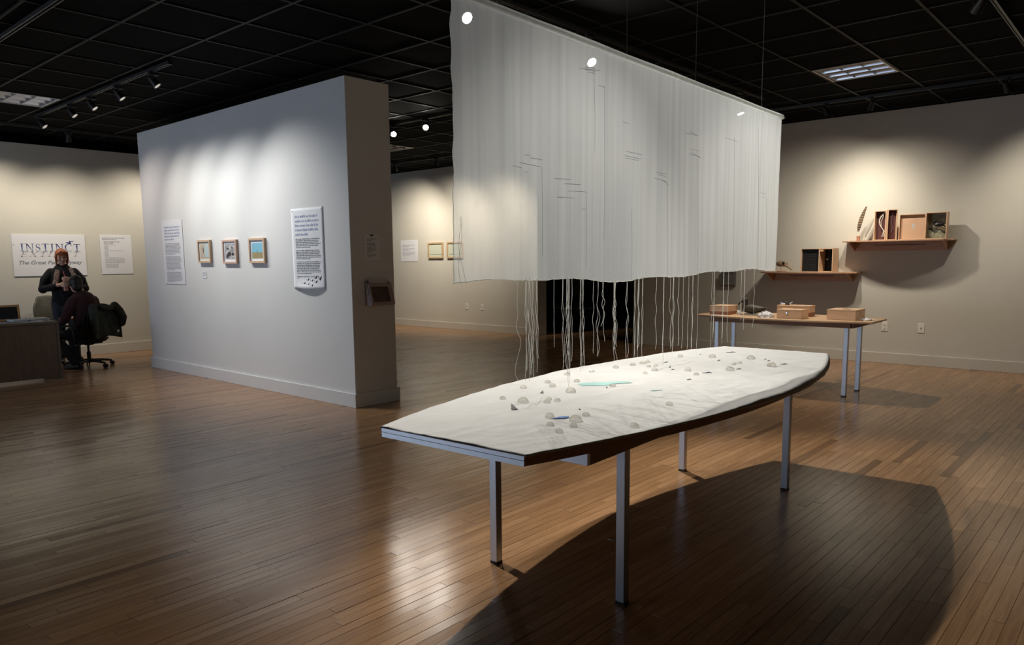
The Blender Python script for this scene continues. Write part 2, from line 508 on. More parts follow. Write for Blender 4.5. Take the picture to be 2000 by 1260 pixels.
def spot(pos, tgt, watt, ang, blend, label, col=NEUT, rail_z=RZ, lens=None, size=0.035, group='track spotlights'):
    p = Vector(pos); d = (Vector(tgt)-p).normalized()
    t = thing('track_spotlight', (p.x, p.y, rail_z), label, 'spotlight', group=group)
    MB().box(-0.05, 0.05, -0.017, 0.017, -0.03, 0.0).build('adapter', M['lampblack'], t, bevel=0.004)
    hz = p.z-rail_z
    MB().tube([(0, 0, -0.03), (0, 0, hz+0.055)], 0.007, 8).build('stem', M['lampblack'], t, smooth=True)
    q = d.to_track_quat('Z', 'Y').to_matrix().to_4x4()
    H = Matrix.Translation((0, 0, hz)) @ q
    sd = Vector((q[0][0], q[1][0], q[2][0]))
    yk = MB()
    yk.tube([Vector((0, 0, hz+0.058)), Vector((0, 0, hz+0.058))+sd*0.044, Vector((0, 0, hz))+sd*0.046], 0.0045, 6)
    yk.tube([Vector((0, 0, hz+0.058)), Vector((0, 0, hz+0.058))-sd*0.044, Vector((0, 0, hz))-sd*0.046], 0.0045, 6)
    yk.build('yoke', M['lampblack'], t, smooth=True)
    MB().lathe([(0.014, -0.065), (0.024, -0.060), (0.030, -0.03), (0.038, 0.02), (0.041, 0.055), (0.0385, 0.055), (0.0375, 0.046)], 18, M=H).build('head', M['lampblack'], t, smooth=True)
    MB().lathe([(0.012, 0.0465), (0.036, 0.0468), (0.036, 0.048), (0.012, 0.0495)], 16, M=H).build('lens', lens or M['bulb_side'], t, smooth=True)
    l = bpy.data.lights.new('spot', 'SPOT'); l.energy = watt; l.color = col
    l.spot_size = math.radians(ang); l.spot_blend = blend; l.shadow_soft_size = size
    lo = bpy.data.objects.new('spot', l); C.objects.link(lo); lo.parent = t
    lo.location = (0, 0, 0)
    lo.matrix_parent_inverse = Matrix.Identity(4)
    lo.location = Vector((0, 0, hz)) + d*0.062
    lo.rotation_euler = d.to_track_quat('-Z', 'Y').to_euler()
    return t

rail((3.47, 7.45), (3.47, 11.35), 'black light track with five lamps in front of the partition')
rail((2.13, 3.2), (2.13, 9.2), 'grey light track crossing the top left corner of the ceiling')
rail((1.9, 3.92), (9.1, 3.92), 'long light track behind the hanging sheer')
rail((9.95, -1.2), (9.95, 4.6), 'light track along the wall with shelves')
rail((9.95, 9.2), (9.95, 13.2), 'light track along the wall beyond the partition')
rail((7.12, 7.3), (7.12, 9.0), 'short light track carrying the two glaring lamps')
rail((5.4, 1.18), (9.0, 1.18), 'light track crossing the top right corner of the ceiling')
rail((2.6, 12.25), (6.4, 12.25), 'light track along the wall with the title sign')

PW_ = 1.0
# partition wash
for (ly, ty, tz, w, col, lab) in ((11.25, 10.05, 1.50, 85, (1.0, 0.87, 0.78), 'first track lamp from the desk end, lighting the narrow text panel'),
                            (10.18, 9.10, 1.45, 90, NEUT, 'second track lamp from the desk end of the partition track'),
                            (9.54, 8.45, 1.45, 105, COOL, 'third, middle lamp on the partition track'),
                            (8.76, 7.80, 1.45, 100, COOL, 'fourth track lamp from the desk end of the partition track'),
                            (7.89, 6.92, 1.5, 90, COOL, 'last track lamp, nearest the table, on the partition track')):
    spot((3.50, ly, 3.31), (PX0, ty, tz), w*PW_, 84, 1.0, lab, col, group='lamps on the partition track', size=0.06)
# title wall
for (lx, tx, w, lab) in ((3.15, 3.60, 95, 'track lamp above the desk, lighting the title sign'), (4.14, 4.40, 60, 'single small track lamp high above the seated person'), (5.75, 5.15, 105, 'track lamp over the list sheet on the left wall')):
    spot((lx, 12.25, 3.31), (tx, LY, 1.55), w*PW_, 100, 1.0, lab, WARM, group='lamps on the title wall track', size=0.06)
# wall beyond the partition
for (ly, ty, w, lab) in ((11.85, 12.85, 185, 'far track lamp beside the partition edge, lighting the wall text'), (10.65, 11.6, 175, 'second far track lamp, above the small framed pictures'), (9.5, 10.4, 150, 'far track lamp hidden behind the sheer')):
    spot((9.95, ly, 3.31), (WX, ty, 1.6), w*PW_, 100, 1.0, lab, WARM, group='lamps on the far wall track', size=0.06)
# wall with shelves
for (ly, ty, tz, w, lab) in ((3.45, 2.85, 1.15, 135, 'track lamp above the feather, lighting the upper shelf'), (2.92, 4.05, 1.1, 135, 'track lamp aimed at the lower shelf'), (1.52, 0.85, 1.2, 115, 'track lamp at the right end near the picture edge')):
    spot((9.95, ly, 3.31), (WX, ty, tz), w*PW_, 105, 1.0, lab, WARM, group='lamps on the shelf wall track', size=0.05)
# table lamps
spot((2.90, 3.90, 3.20), (2.75, 1.85, 0.8), 250*PW_, 62, 0.7, 'track lamp just above the upper picture edge, lighting the near table end', NEUT, lens=M['bulb'], group='lamps behind the sheer', size=0.018)
spot((5.47, 3.91, 3.20), (4.75, 1.75, 0.8), 380*PW_, 68, 0.7, 'bright track lamp glowing through the top of the sheer', NEUT, lens=M['bulb_glare'], group='lamps behind the sheer', size=0.018)
spot((3.915, 3.883, 3.20), (3.6, 2.1, 2.05), 150*PW_, 140, 1.0, 'track lamp glowing through the upper left corner of the sheer', NEUT, lens=M['bulb_glare'], group='lamps behind the sheer', size=0.018)
spot((8.51, 3.94, 3.20), (8.5, 3.2, 0.8), 200*PW_, 80, 1.0, 'track lamp glowing through the right end of the sheer', WARM, lens=M['bulb'], group='lamps behind the sheer', size=0.018)
spot((7.12, 7.82, 3.31), (3.6, 4.2, 0.3), 28*PW_, 80, 1.0, 'larger glaring lamp beside the sheer', NEUT, lens=M['bulb'], group='glaring lamps beside the partition')
spot((7.12, 8.51, 3.295), (3.9, 3.6, 0.3), 20*PW_, 60, 1.0, 'smaller glaring lamp beside the partition edge', NEUT, lens=M['bulb'], group='glaring lamps beside the partition')
spot((6.4, 1.18, 3.26), (8.45, 3.2, 0.8), 130*PW_, 50, 1.0, 'track lamp beyond the upper right picture corner, lighting the second table', WARM, group='lamps on the right corner track', size=0.02)  # lamp added out of view to brighten the box fronts
# ------------------------------------------------------------------ main table
TA = math.radians(2.3)
TC = (3.64, 2.10)
TZ = 0.815
mt = thing('boat_shaped_table', (TC[0], TC[1], 0), 'long boat-shaped display table on four aluminium legs in the foreground', 'table', TA)
def hw(s, L=1.72, w0=0.655, w1=0.375): return w0-(w0-w1)*(abs(s)/L)**2
def boat(L, w0, w1, n=28, inset=0.0):
    xs = [-L+inset+(2*L-2*inset)*i/n for i in range(n+1)]
    lo = [(x, -hw(x, L, w0, w1)+inset) for x in xs]
    return lo + [(x, hw(x, L, w0, w1)-inset) for x in xs[::-1]]
MB().prism(boat(1.72, 0.655, 0.375), TZ-0.019, TZ-0.001).build('top_board', M['ply'], mt)
MB().prism(boat(1.72, 0.655, 0.375, inset=0.003), TZ-0.040, TZ-0.0195).build('under_board', M['ply'], mt)
for s, in ((-1,), (1,)):
    MB().box(s*1.7205-0.0015, s*1.7205+0.0015, -0.374, 0.374, TZ-0.040, TZ-0.0205).build('end_edging', M['white_edge'], mt)
    MB().box(s*1.7205-0.0015, s*1.7205+0.0015, -0.374, 0.374, TZ-0.0185, TZ-0.003).build('end_edging', M['white_edge'], mt)
# apron box
for y in (-0.385, 0.385):
    MB().box(-1.34, 1.34, y-0.012, y+0.012, TZ-0.118, TZ-0.040).build('apron', M['ply'], mt, bevel=0.002)
for x in (-1.34, 1.34):
    MB().box(x-0.012, x+0.012, -0.397, 0.397, TZ-0.118, TZ-0.040).build('apron', M['white_edge'], mt, bevel=0.002)
leg_me = MB().box(-0.021, 0.021, -0.021, 0.021, 0.012, TZ-0.04).mesh('leg')
for (x, y) in ((-1.02, -0.36), (-1.02, 0.36), (1.02, -0.36), (1.02, 0.36)):
    o = link('leg', leg_me, M['alu'], mt, bevel=0.002); o.location = (x, y, 0)
    f = MB().box(-0.0215, 0.0215, -0.0215, 0.0215, 0, 0.014).build('foot_cap', M['black'], o)

# the cloth
def cloth_h(x, y):
    v = Vector((x, y, 0))
    h = 0.005*noise.noise(v*2.6) + 0.0016*noise.noise(v*17)
    q = noise.noise(Vector((x*2.2+y*5.5, y*2.0-x*1.1, 3.3)))
    h += 0.005*(1-min(1, abs(q)*5))*(0.4+0.6*noise.noise(Vector((x*1.3, y*1.3, 8))))
    q = noise.noise(Vector((x*1.6-y*7, y*3.0+x*2.0, 6.1)))
    h += 0.004*(1-min(1, abs(q)*6))*(0.4+0.6*noise.noise(Vector((x*1.7, y*1.7, 2))))
    return max(-0.002, h)
def cloth_pt(u, v):
    s = (u*2-1)*1.722
    w = hw(min(1.72, abs(s)))
    ov = 0.12
    t = (v*2-1)*(1+ov)
    a = abs(t)
    side = -1 if t < 0 else 1
    k = max(0, min(1, (s+0.9)/1.5)) if side < 0 else 0.25
    k = k*k*(3-2*k)
    if a <= 1:
        y = t*w; z = cloth_h(s, y)
    else:
        e = (a-1)/ov
        rag = 0.5+0.5*noise.noise(Vector((s*3.5, side*4, 1.7))) + 0.22*noise.noise(Vector((s*13, side*4, 4.7)))
        drop = 0.004 + 0.005*rag + k*(0.024+0.012*rag)
        out = 0.004 + k*0.022
        an = e*PI/2
        y = side*(w + out*math.sin(an)); z = cloth_h(s, side*w)*(1-e) - drop*(1-math.cos(an))
    return (s, y, 0.003+z)
mb = MB().grid(cloth_pt, 240, 96)
ct = thing('table_cloth', (TC[0], TC[1], TZ), 'white wrinkled cloth covering the boat-shaped table', 'tablecloth', TA)
mb.build('cloth', M['cloth'], ct, smooth=True, ang=80, solid=0.002)
M['aqua'] = mat('aqua_wash', (0.30, 0.50, 0.48), 0.9, var=0.18, vscale=9)
def wl(x, y):   # world -> table local
    d = Vector((x-TC[0], y-TC[1], 0)); return Matrix.Rotation(-TA, 3, 'Z') @ d
def patch(cx, cy, rx, ry, rot, nm, m, seed):
    p = wl(cx, cy); r_ = random.Random(seed); ph = [r_.random()*6 for _ in range(4)]
    n = 36; vs = [(p.x, p.y, cloth_h(p.x, p.y)+0.0062)]; fs = []
    for k in range(n):
        a = 2*PI*k/n; q = 1+0.16*math.sin(3*a+ph[0])+0.10*math.sin(5*a+ph[1])
        dx, dy = rx*q*math.cos(a), ry*q*math.sin(a)
        X = p.x+dx*math.cos(rot)-dy*math.sin(rot); Y = p.y+dx*math.sin(rot)+dy*math.cos(rot)
        vs.append((X, Y, cloth_h(X, Y)+0.0058))
    for k in range(n): fs.append((0, 1+k, 1+(k+1) % n))
    MB().add(vs, fs).build(nm, m, ct, smooth=True)
patch(3.33, 2.285, 0.15, 0.055, -0.55, 'aqua_patch', M['aqua'], 3)
patch(3.33, 1.952, 0.035, 0.012, -0.5, 'aqua_patch', M['aqua'], 4)
# faint creases drawn on the cloth as thin grey lines
M['cloth_line'] = mat('line_grey', (0.34, 0.34, 0.35), 0.9)
def cloth_line(pts, w, seed):
    mb = MB(); vs = []; fs = []
    for i, (x, y) in enumerate(pts):
        p = wl(x, y)
        for s in (-1, 1): vs.append((p.x, p.y+s*w, cloth_h(p.x, p.y)+0.0052))
    for i in range(len(pts)-1): fs.append((2*i, 2*i+1, 2*i+3, 2*i+2))
    mb.add(vs, fs).build('grey_line', M['cloth_line'], ct)
pl_r = random.Random(8)
for (x0, y0, x1, y1) in ((2.62, 1.83, 2.55, 1.62), (2.72, 1.95, 2.95, 1.66), (3.2, 1.98, 3.5, 1.62), (3.6, 2.05, 3.9, 1.75), (2.55, 2.28, 2.75, 2.22), (3.0, 1.9, 3.35, 1.78), (4.1, 1.75, 4.4, 1.66), (3.9, 2.3, 4.4, 2.33)):
    pts = []
    for k in range(14):
        t = k/13; pts.append((x0+(x1-x0)*t+0.012*math.sin(5*t+x0*9), y0+(y1-y0)*t+0.012*math.sin(7*t+y0*5)))
    cloth_line(pts, 0.0011, 1)

def glass_mat():
    m, nt, b, out = newmat('clear_resin')
    N = nt.nodes; L = nt.links
    N.remove(b)
    g = N.new('ShaderNodeBsdfGlass'); g.inputs['IOR'].default_value = 1.46; g.inputs['Roughness'].default_value = 0.0
    g.inputs['Color'].default_value = (0.97, 0.96, 0.93, 1)
    t = N.new('ShaderNodeBsdfTransparent'); t.inputs[0].default_value = (0.95, 0.945, 0.92, 1)
    mx = N.new('ShaderNodeMixShader'); mx.inputs[0].default_value = 0.48
    L.new(t.outputs[0], mx.inputs[1]); L.new(g.outputs[0], mx.inputs[2])
    df = N.new('ShaderNodeBsdfTranslucent'); df.inputs[0].default_value = (0.95, 0.94, 0.90, 1)
    d2 = N.new('ShaderNodeBsdfDiffuse'); d2.inputs[0].default_value = (0.95, 0.94, 0.90, 1)
    m3 = N.new('ShaderNodeMixShader'); L.new(df.outputs[0], m3.inputs[1]); L.new(d2.outputs[0], m3.inputs[2])
    m4 = N.new('ShaderNodeMixShader'); m4.inputs[0].default_value = 0.13; L.new(mx.outputs[0], m4.inputs[1]); L.new(m3.outputs[0], m4.inputs[2])
    L.new(m4.outputs[0], out.inputs['Surface'])
    return m
M['glass'] = glass_mat()
def dome_mesh(k):
    pr_ = [(0.90, 0.0), (0.985, 0.03), (1.0, 0.10)]
    for q in range(1, 9):
        a = (q/8)*PI/2
        pr_.append((math.cos(a)*1.0 if q < 8 else 0.02, 0.10+0.86*math.sin(a)))
    return MB().lathe(pr_, 28).mesh('glass_dome', True, 50)
dome_me = dome_mesh(0)
DOMES = [
 (2.655, 2.407, 0.0159, 'small clear dome nearest the pointed left table corner'),
 (2.955, 2.531, 0.0193, 'clear dome near the far cloth edge, above the large left dome'),
 (2.664, 2.285, 0.0272, 'large clear dome at the left end, beside the upright paper triangle'),
 (3.176, 2.543, 0.0191, 'upper clear dome of the pair near the far edge, left of the long threads'),
 (3.090, 2.442, 0.0195, 'lower clear dome of the pair near the far edge, left of the long threads'),
 (3.447, 2.615, 0.0190, 'clear dome at the far edge right behind the longest thread'),
 (3.295, 2.432, 0.0180, 'clear dome just right of the thread that ends on the big dome'),
 (3.013, 2.263, 0.0270, 'large clear dome directly under the longest hanging thread'),
 (2.785, 2.224, 0.0148, 'small dome tucked behind another in the cluster with curled wire'),
 (2.723, 2.186, 0.0174, 'front dome of the cluster with curled wire'),
 (2.780, 2.168, 0.0166, 'dome standing right of the cluster with curled wire'),
 (3.630, 2.569, 0.0195, 'lone clear dome at the far edge above the aqua patch'),
 (3.856, 2.547, 0.0196, 'lone clear dome at the far edge, next right of the one above the aqua patch'),
 (3.291, 2.194, 0.0173, 'clear dome at the front rim of the aqua patch'),
 (2.470, 1.968, 0.0210, 'clear dome touching the tail of the blue bird'),
 (2.352, 1.872, 0.0167, 'clear dome in front of the one at the blue bird tail'),
 (2.281, 1.770, 0.0168, 'frontmost clear dome of the left group, nearest the viewer'),
 (2.485, 1.841, 0.0282, 'largest clear dome, at the head of the blue bird'),
 (2.397, 1.786, 0.0166, 'small dome just in front of the largest dome'),
 (2.599, 1.869, 0.0168, 'small clear dome right behind the largest dome by the blue bird'),
 (2.546, 1.592, 0.0196, 'lone clear dome close to the near cloth edge'),
 (3.031, 1.707, 0.0182, 'lone clear dome in the empty middle of the near half'),
 (4.037, 2.540, 0.0186, 'leftmost clear dome of the dense far cluster'),
 (4.134, 2.529, 0.0189, 'left one of the two overlapping domes in the dense far cluster'),
 (4.202, 2.532, 0.0181, 'right one of the two overlapping domes in the dense far cluster'),
 (4.041, 2.425, 0.0154, 'smallest clear dome in the middle of the dense far cluster'),
 (4.088, 2.402, 0.0165, 'rightmost clear dome of the dense far cluster'),
 (3.913, 2.307, 0.0195, 'larger clear dome at the front of the dense far cluster'),
 (3.768, 2.282, 0.0163, 'frontmost clear dome below the dense far cluster'),
 (4.563, 2.491, 0.0200, 'lone clear dome at the far edge right of the dense cluster'),
 (4.688, 2.316, 0.0252, 'large clear dome near the far right corner below the second table legs'),
 (4.041, 2.154, 0.0195, 'clear dome with dark reflections between dense cluster and long grey slip'),
 (3.908, 2.028, 0.0169, 'clear dome touching the left end of the long grey slip'),
 (4.761, 2.075, 0.0278, 'large clear dome farthest back in the right group'),
 (4.446, 2.048, 0.0148, 'left one of the small dome pair in the right group'),
 (4.498, 2.035, 0.0170, 'right one of the small dome pair in the right group'),
 (4.218, 1.968, 0.0272, 'large clear dome in front of the small pair in the right group'),
 (4.499, 1.826, 0.0289, 'large clear dome furthest right, nearest the rounded cloth corner'),
]
for (x, y, r, lab) in DOMES:
    o = link('glass_dome', dome_me, M['glass'])
    p = wl(x, y)
    o.location = (x, y, TZ+0.0035+cloth_h(p.x, p.y)); o.scale = (r, r, r*rnd.uniform(0.95, 1.1)); o.rotation_euler = (0, 0, rnd.random()*6)
    tag(o, lab, 'glass dome', 'clear domes on the cloth')

# paper slips, flags and the blue bird
M['slip'] = mat('grey_slip', (0.20, 0.20, 0.21), 0.6, var=0.1)
M['vellum'] = mat('grey_vellum', (0.50, 0.51, 0.50), 0.7)
def thin_paper(name, c):
    m, nt, b, out = newmat(name); N = nt.nodes; L = nt.links; N.remove(b)
    d = N.new('ShaderNodeBsdfDiffuse'); d.inputs[0].default_value = (*c, 1)
    t = N.new('ShaderNodeBsdfTranslucent'); t.inputs[0].default_value = (*c, 1)
    x = N.new('ShaderNodeMixShader'); x.inputs[0].default_value = 0.5
    L.new(d.outputs[0], x.inputs[1]); L.new(t.outputs[0], x.inputs[2]); L.new(x.outputs[0], out.inputs['Surface'])
    return m
M['thin'] = thin_paper('thin_paper', (0.62, 0.63, 0.62))
M['thin_dark'] = thin_paper('thin_grey_paper', (0.33, 0.33, 0.34))
M['blue'] = mat('blue_felt', (0.10, 0.20, 0.45), 0.9, var=0.1, vscale=60)
def slip(x, y, l, a, lab, h=0.006):
    p = wl(x, y)
    t = MB()
    def fn(u, v):
        s = u*2-1
        return (s*l/2, 0.10*l*s*s + (v-0.5)*0.005, 0.001+v*h*(1-s*s*0.8)+0.002*math.sin(s*4))
    t.grid(fn, 13, 4)
    o = t.build('paper_slip', M['thin_dark'], smooth=True, solid=0.0006)
    o.location = (x, y, TZ+0.004+cloth_h(p.x, p.y)); o.rotation_euler = (0, 0, a)
    tag(o, lab, 'paper slip', 'grey slips lying on the cloth')
VA = YAW-PI/2
for (x, y, l, a, lab) in ((4.992, 2.323, 0.075, VA, 'thin grey slip at the far right cloth corner'),
    (4.535, 2.194, 0.022, VA+0.2, 'tiny grey slip below the far right large dome'),
    (4.283, 1.941, 0.032, VA-0.2, 'short grey slip right of the large front dome'),
    (4.763, 1.977, 0.018, VA, 'left of two tiny grey slips behind the furthest right dome'),
    (4.718, 1.934, 0.024, VA, 'right of two tiny grey slips behind the furthest right dome'),
    (4.605, 1.789, 0.052, VA+0.15, 'grey slip at the right of the furthest right dome'),
    (4.015, 2.013, 0.058, VA, 'long dark grey slip in the middle of the cloth'),
    (3.729, 1.978, 0.030, VA, 'short thick dark slip nearest the viewer in the middle'),
    (4.278, 2.437, 0.036, VA+0.3, 'dark slip right of the dense far cluster of domes'),
    (4.014, 2.240, 0.024, VA+0.2, 'pale short slip in front of the tiny paper flag'),
    (4.718, 2.422, 0.012, VA, 'speck-like slip between two far edge domes')):
    slip(x, y, l, a, lab)
def flag(x, y, w, h, a, lab, m=None):
    p = wl(x, y)
    o = MB().prism([(0, 0), (w, 0.0), (w*0.08, h)], -0.0004, 0.0004, axis='y').build('paper_flag', m or M['thin'])
    o.location = (x, y, TZ+0.0035+cloth_h(p.x, p.y)); o.rotation_euler = (0, 0, a)
    tag(o, lab, 'paper flag', 'small paper triangles standing on the cloth')
flag(2.49, 2.21, 0.036, 0.030, VA-0.1, 'upright grey paper triangle left of the cluster with curled wire')
flag(2.90, 2.35, 0.024, 0.018, VA+PI-0.3, 'small grey paper triangle behind the cluster with curled wire')
flag(4.089, 2.297, 0.016, 0.017, VA+PI, 'tiny paper flag right of the dense far cluster of domes')
flag(2.686, 1.971, 0.012, 0.009, VA+0.4, 'tiny dark paper triangle behind the blue bird', M['slip'])
flag(3.230, 2.194, 0.012, 0.010, VA+0.4, 'tiny dark paper triangle at the front of the aqua patch', M['slip'])
# blue bird cut-out lying on the cloth
bp_ = [(-0.050, -0.006), (-0.030, -0.001), (-0.020, 0.006), (-0.008, 0.018), (0.010, 0.026), (0.030, 0.026), (0.040, 0.018), (0.036, 0.006), (0.024, -0.004), (0.012, -0.008), (0.006, -0.018), (0.000, -0.010), (-0.014, -0.008), (-0.030, -0.009)]
p = wl(2.488, 1.92)
o = MB().prism(bp_, 0, 0.0015).build('blue_bird_cutout', M['blue'])
o.location = (2.485, 1.918, TZ+0.0065+cloth_h(p.x, p.y)); o.rotation_euler = (0, 0, VA+0.15)
tag(o, 'flat blue fabric bird lying between the domes', 'cutout')
# curled wire in the left cluster
pts = []
for k in range(40):
    t = k/39
    x = 2.56+0.24*t+0.012*math.sin(9*t); y = 2.17+0.12*t-0.10*math.sin(t*3)*0.3
    q = wl(x, y); pts.append((x, y, TZ+0.006+cloth_h(q.x, q.y)+0.010*max(0, math.sin(t*10))))
o = MB().tube(pts, 0.0006, 5).build('curled_wire', mat('grey_wire', (0.3, 0.3, 0.3), 0.4, metal=0.5), smooth=True)
tag(o, 'thin curled grey wire lying among the left cluster of domes', 'wire')

# ------------------------------------------------------------------ hanging sheer
def sheer_mat():
    m, nt, b, out = newmat('sheer_organza')
    N = nt.nodes; L = nt.links
    N.remove(b)
    tc = N.new('ShaderNodeTexCoord'); mp = N.new('ShaderNodeMapping'); mp.inputs['Scale'].default_value = (26, 1, 0.35)
    L.new(tc.outputs['Object'], mp.inputs[0])
    n = N.new('ShaderNodeTexNoise'); n.inputs['Scale'].default_value = 1.0; n.inputs['Detail'].default_value = 6; n.inputs['Roughness'].default_value = 0.65
    L.new(mp.outputs[0], n.inputs[0])
    mr = N.new('ShaderNodeMapRange'); mr.inputs[1].default_value = 0.3; mr.inputs[2].default_value = 0.7; mr.inputs[3].default_value = 0.42; mr.inputs[4].default_value = 0.52
    L.new(n.outputs['Fac'], mr.inputs[0])
    d = N.new('ShaderNodeBsdfDiffuse'); d.inputs[0].default_value = (0.76, 0.79, 0.80, 1)
    t = N.new('ShaderNodeBsdfTranslucent'); t.inputs[0].default_value = (0.76, 0.79, 0.80, 1)
    mx = N.new('ShaderNodeMixShader'); mx.inputs[0].default_value = 0.55
    L.new(d.outputs[0], mx.inputs[1]); L.new(t.outputs[0], mx.inputs[2])
    tr0 = N.new('ShaderNodeBsdfTransparent'); rf = N.new('ShaderNodeBsdfRefraction'); rf.inputs['IOR'].default_value = 1.0; rf.inputs['Roughness'].default_value = 0.21; rf.inputs['Color'].default_value = (1, 1, 1, 1)
    tr = N.new('ShaderNodeMixShader'); tr.inputs[0].default_value = 0.14; L.new(tr0.outputs[0], tr.inputs[1]); L.new(rf.outputs[0], tr.inputs[2])
    m2 = N.new('ShaderNodeMixShader')
    L.new(mr.outputs[0], m2.inputs[0]); L.new(tr.outputs[0], m2.inputs[1]); L.new(mx.outputs[0], m2.inputs[2])
    L.new(m2.outputs[0], out.inputs['Surface'])
    return m
M['sheer'] = sheer_mat()
M['thread'] = thin_paper('white_thread', (0.92, 0.92, 0.88))
M['stitch'] = mat('grey_stitch', (0.10, 0.10, 0.10), 0.8)
S0, S1 = Vector((2.00, 2.05, 0)), Vector((5.33, 2.15, 0))
SL = (S1-S0).length
sa = math.atan2(S1.y-S0.y, S1.x-S0.x)
STOP = 2.475
sh = thing('hanging_sheer', (S0.x, S0.y, 0), 'long translucent white organza sheet hung from the ceiling above the table', 'hanging fabric', sa)
def sheer_pt(u, v):
    x = u*SL; bot = 1.402 + 0.010*math.sin(u*9+0.6) + 0.006*math.sin(u*31) - 0.012*math.exp(-((u-0.33)/0.09)**2)
    bot += 0.004*noise.noise(Vector((u*60, 0, 0)))
    z = STOP - 0.02 - v*(STOP-0.02-bot)
    a = 0.25+0.75*v
    y = 0.004*a*math.sin(u*47+2.7*math.sin(u*7)) + 0.002*a*math.sin(u*113+3*math.sin(u*9)) + 0.012*a*math.sin(u*8) + 0.006*noise.noise(Vector((u*30, v*2, 5)))
    edge = 0.012*noise.noise(Vector((v*14, 3, 9)))*(1 if u < 0.01 else 0)
    return (x+edge+0.010*v*math.sin(v*5)*(1-u), y, z)
MB().grid(sheer_pt, 420, 40).build('sheet', M['sheer'], sh, smooth=True, ang=90, fix=False)
# sewn sleeve and rod at the top
def sleeve(u, v):
    a = 2*PI*v; sag = -0.006*math.sin(u*PI*4)**2
    r = 0.016+0.003*noise.noise(Vector((u*40, 0, 2)))
    return (u*SL, r*math.sin(a), STOP-0.004+sag*0.5+0.018*math.cos(a))
MB().grid(sleeve, 120, 14).build('sleeve', M['sheer'], sh, smooth=True, ang=90, fix=False)
MB().tube([(-0.012, 0, STOP-0.004), (SL+0.02, 0, STOP-0.004)], 0.008, 10).build('rod', M['thread'], sh, smooth=True)
MB().ell((SL+0.024, 0, STOP-0.004), (0.012, 0.012, 0.012)).build('finial', M['chrome'], sh, smooth=True)
# hem line
hp = [Vector(sheer_pt(k/300, 1.0)) for k in range(301)]
MB().tube(hp, [0.0016+0.0012*abs(noise.noise(Vector((k*0.3, 1, 1)))) for k in range(301)], 5).build('hem', M['thread'], sh, smooth=True)
ep = [Vector(sheer_pt(0, k/40)) for k in range(41)]
MB().tube(ep, 0.0014, 5).build('selvedge', M['thread'], sh, smooth=True)
# suspension wires
for wx in (0.26, 1.233, 1.98, 2.95):
    MB().tube([(wx, 0, STOP+0.012), (wx+0.002, 0, CZ-0.003)], 0.0009, 5).build('suspension_wire', mat('wire', (0.30, 0.30, 0.28), 0.4, metal=0.6), sh, smooth=True)
# hanging threads: (world x, bottom z, strands, waviness)
THR = [(2.393, 0.985, 1, 0.012), (2.455, 0.975, 3, 0.004), (2.482, 0.965, 4, 0.006), (2.505, 0.975, 3, 0.006), (2.53, 1.0, 2, 0.005),
       (2.65, 1.101, 1, 0.001), (2.725, 0.99, 2, 0.006), (2.757, 0.965, 3, 0.006), (2.772, 0.901, 3, 0.004), (2.795, 1.02, 1, 0.004), (2.868, 0.96, 2, 0.004), (2.885, 0.975, 3, 0.006),
       (2.965, 1.04, 1, 0.006), (3.0, 1.02, 2, 0.009), (3.045, 1.09, 2, 0.010), (3.146, 0.975, 4, 0.006), (3.155, 0.985, 2, 0.012), (3.268, 0.98, 2, 0.010),
       (3.345, 0.975, 2, 0.004), (3.385, 0.975, 3, 0.005), (3.425, 0.975, 2, 0.003), (3.56, 1.0, 1, 0.008), (3.637, 0.905, 2, 0.002), (3.70, 0.99, 1, 0.010), (3.735, 0.945, 2, 0.006),
       (3.80, 1.0, 1, 0.006), (3.852, 0.979, 1, 0.003), (3.92, 0.966, 1, 0.003), (3.985, 0.966, 2, 0.004), (4.055, 0.92, 1, 0.002), (4.238, 0.942, 1, 0.006), (4.27, 1.0, 2, 0.003), (4.42, 0.95, 2, 0.002), (4.505, 0.95, 1, 0.004), (4.775, 1.015, 2, 0.002), (4.94, 1.015, 1, 0.006), (4.70, 1.08, 1, 0.004)]
tr_ = random.Random(21)
for (wx, zb, k, wv) in THR:
    u = (wx-S0.x)/(S1.x-S0.x); top = Vector(sheer_pt(u, 1.0))
    for s in range(k):
        ph, ph2 = tr_.random()*6, tr_.random()*6
        zz = zb + (tr_.random()*0.08 if s else 0)
        n_ = 34; pts = []
        for q in range(n_):
            t = q/(n_-1); e = min(1, t*3)
            pts.append((top.x+(s-(k-1)/2)*0.004+wv*e*(0.4+0.9*t)*math.sin(t*(7+5*math.sin(ph))+ph)+0.35*wv*e*math.sin(t*27+ph2), top.y+0.5*wv*e*math.cos(t*17+ph2), top.z+0.012-(top.z+0.012-zz)*t))
        MB().tube(pts, 0.00075+0.0003*tr_.random(), 5).build('thread', M['thread'], sh, smooth=True)
# two loose threads along the left edge
for a in (0.3, 1.9):
    pts = [(0.006+0.012*math.sin(t*0.35+a)+0.02*(t/20)*(1 if a > 1 else 0.3), -0.02, 1.66-0.015*t) for t in range(18)]
    MB().tube(pts, 0.0005, 5).build('thread', M['stitch'], sh, smooth=True)
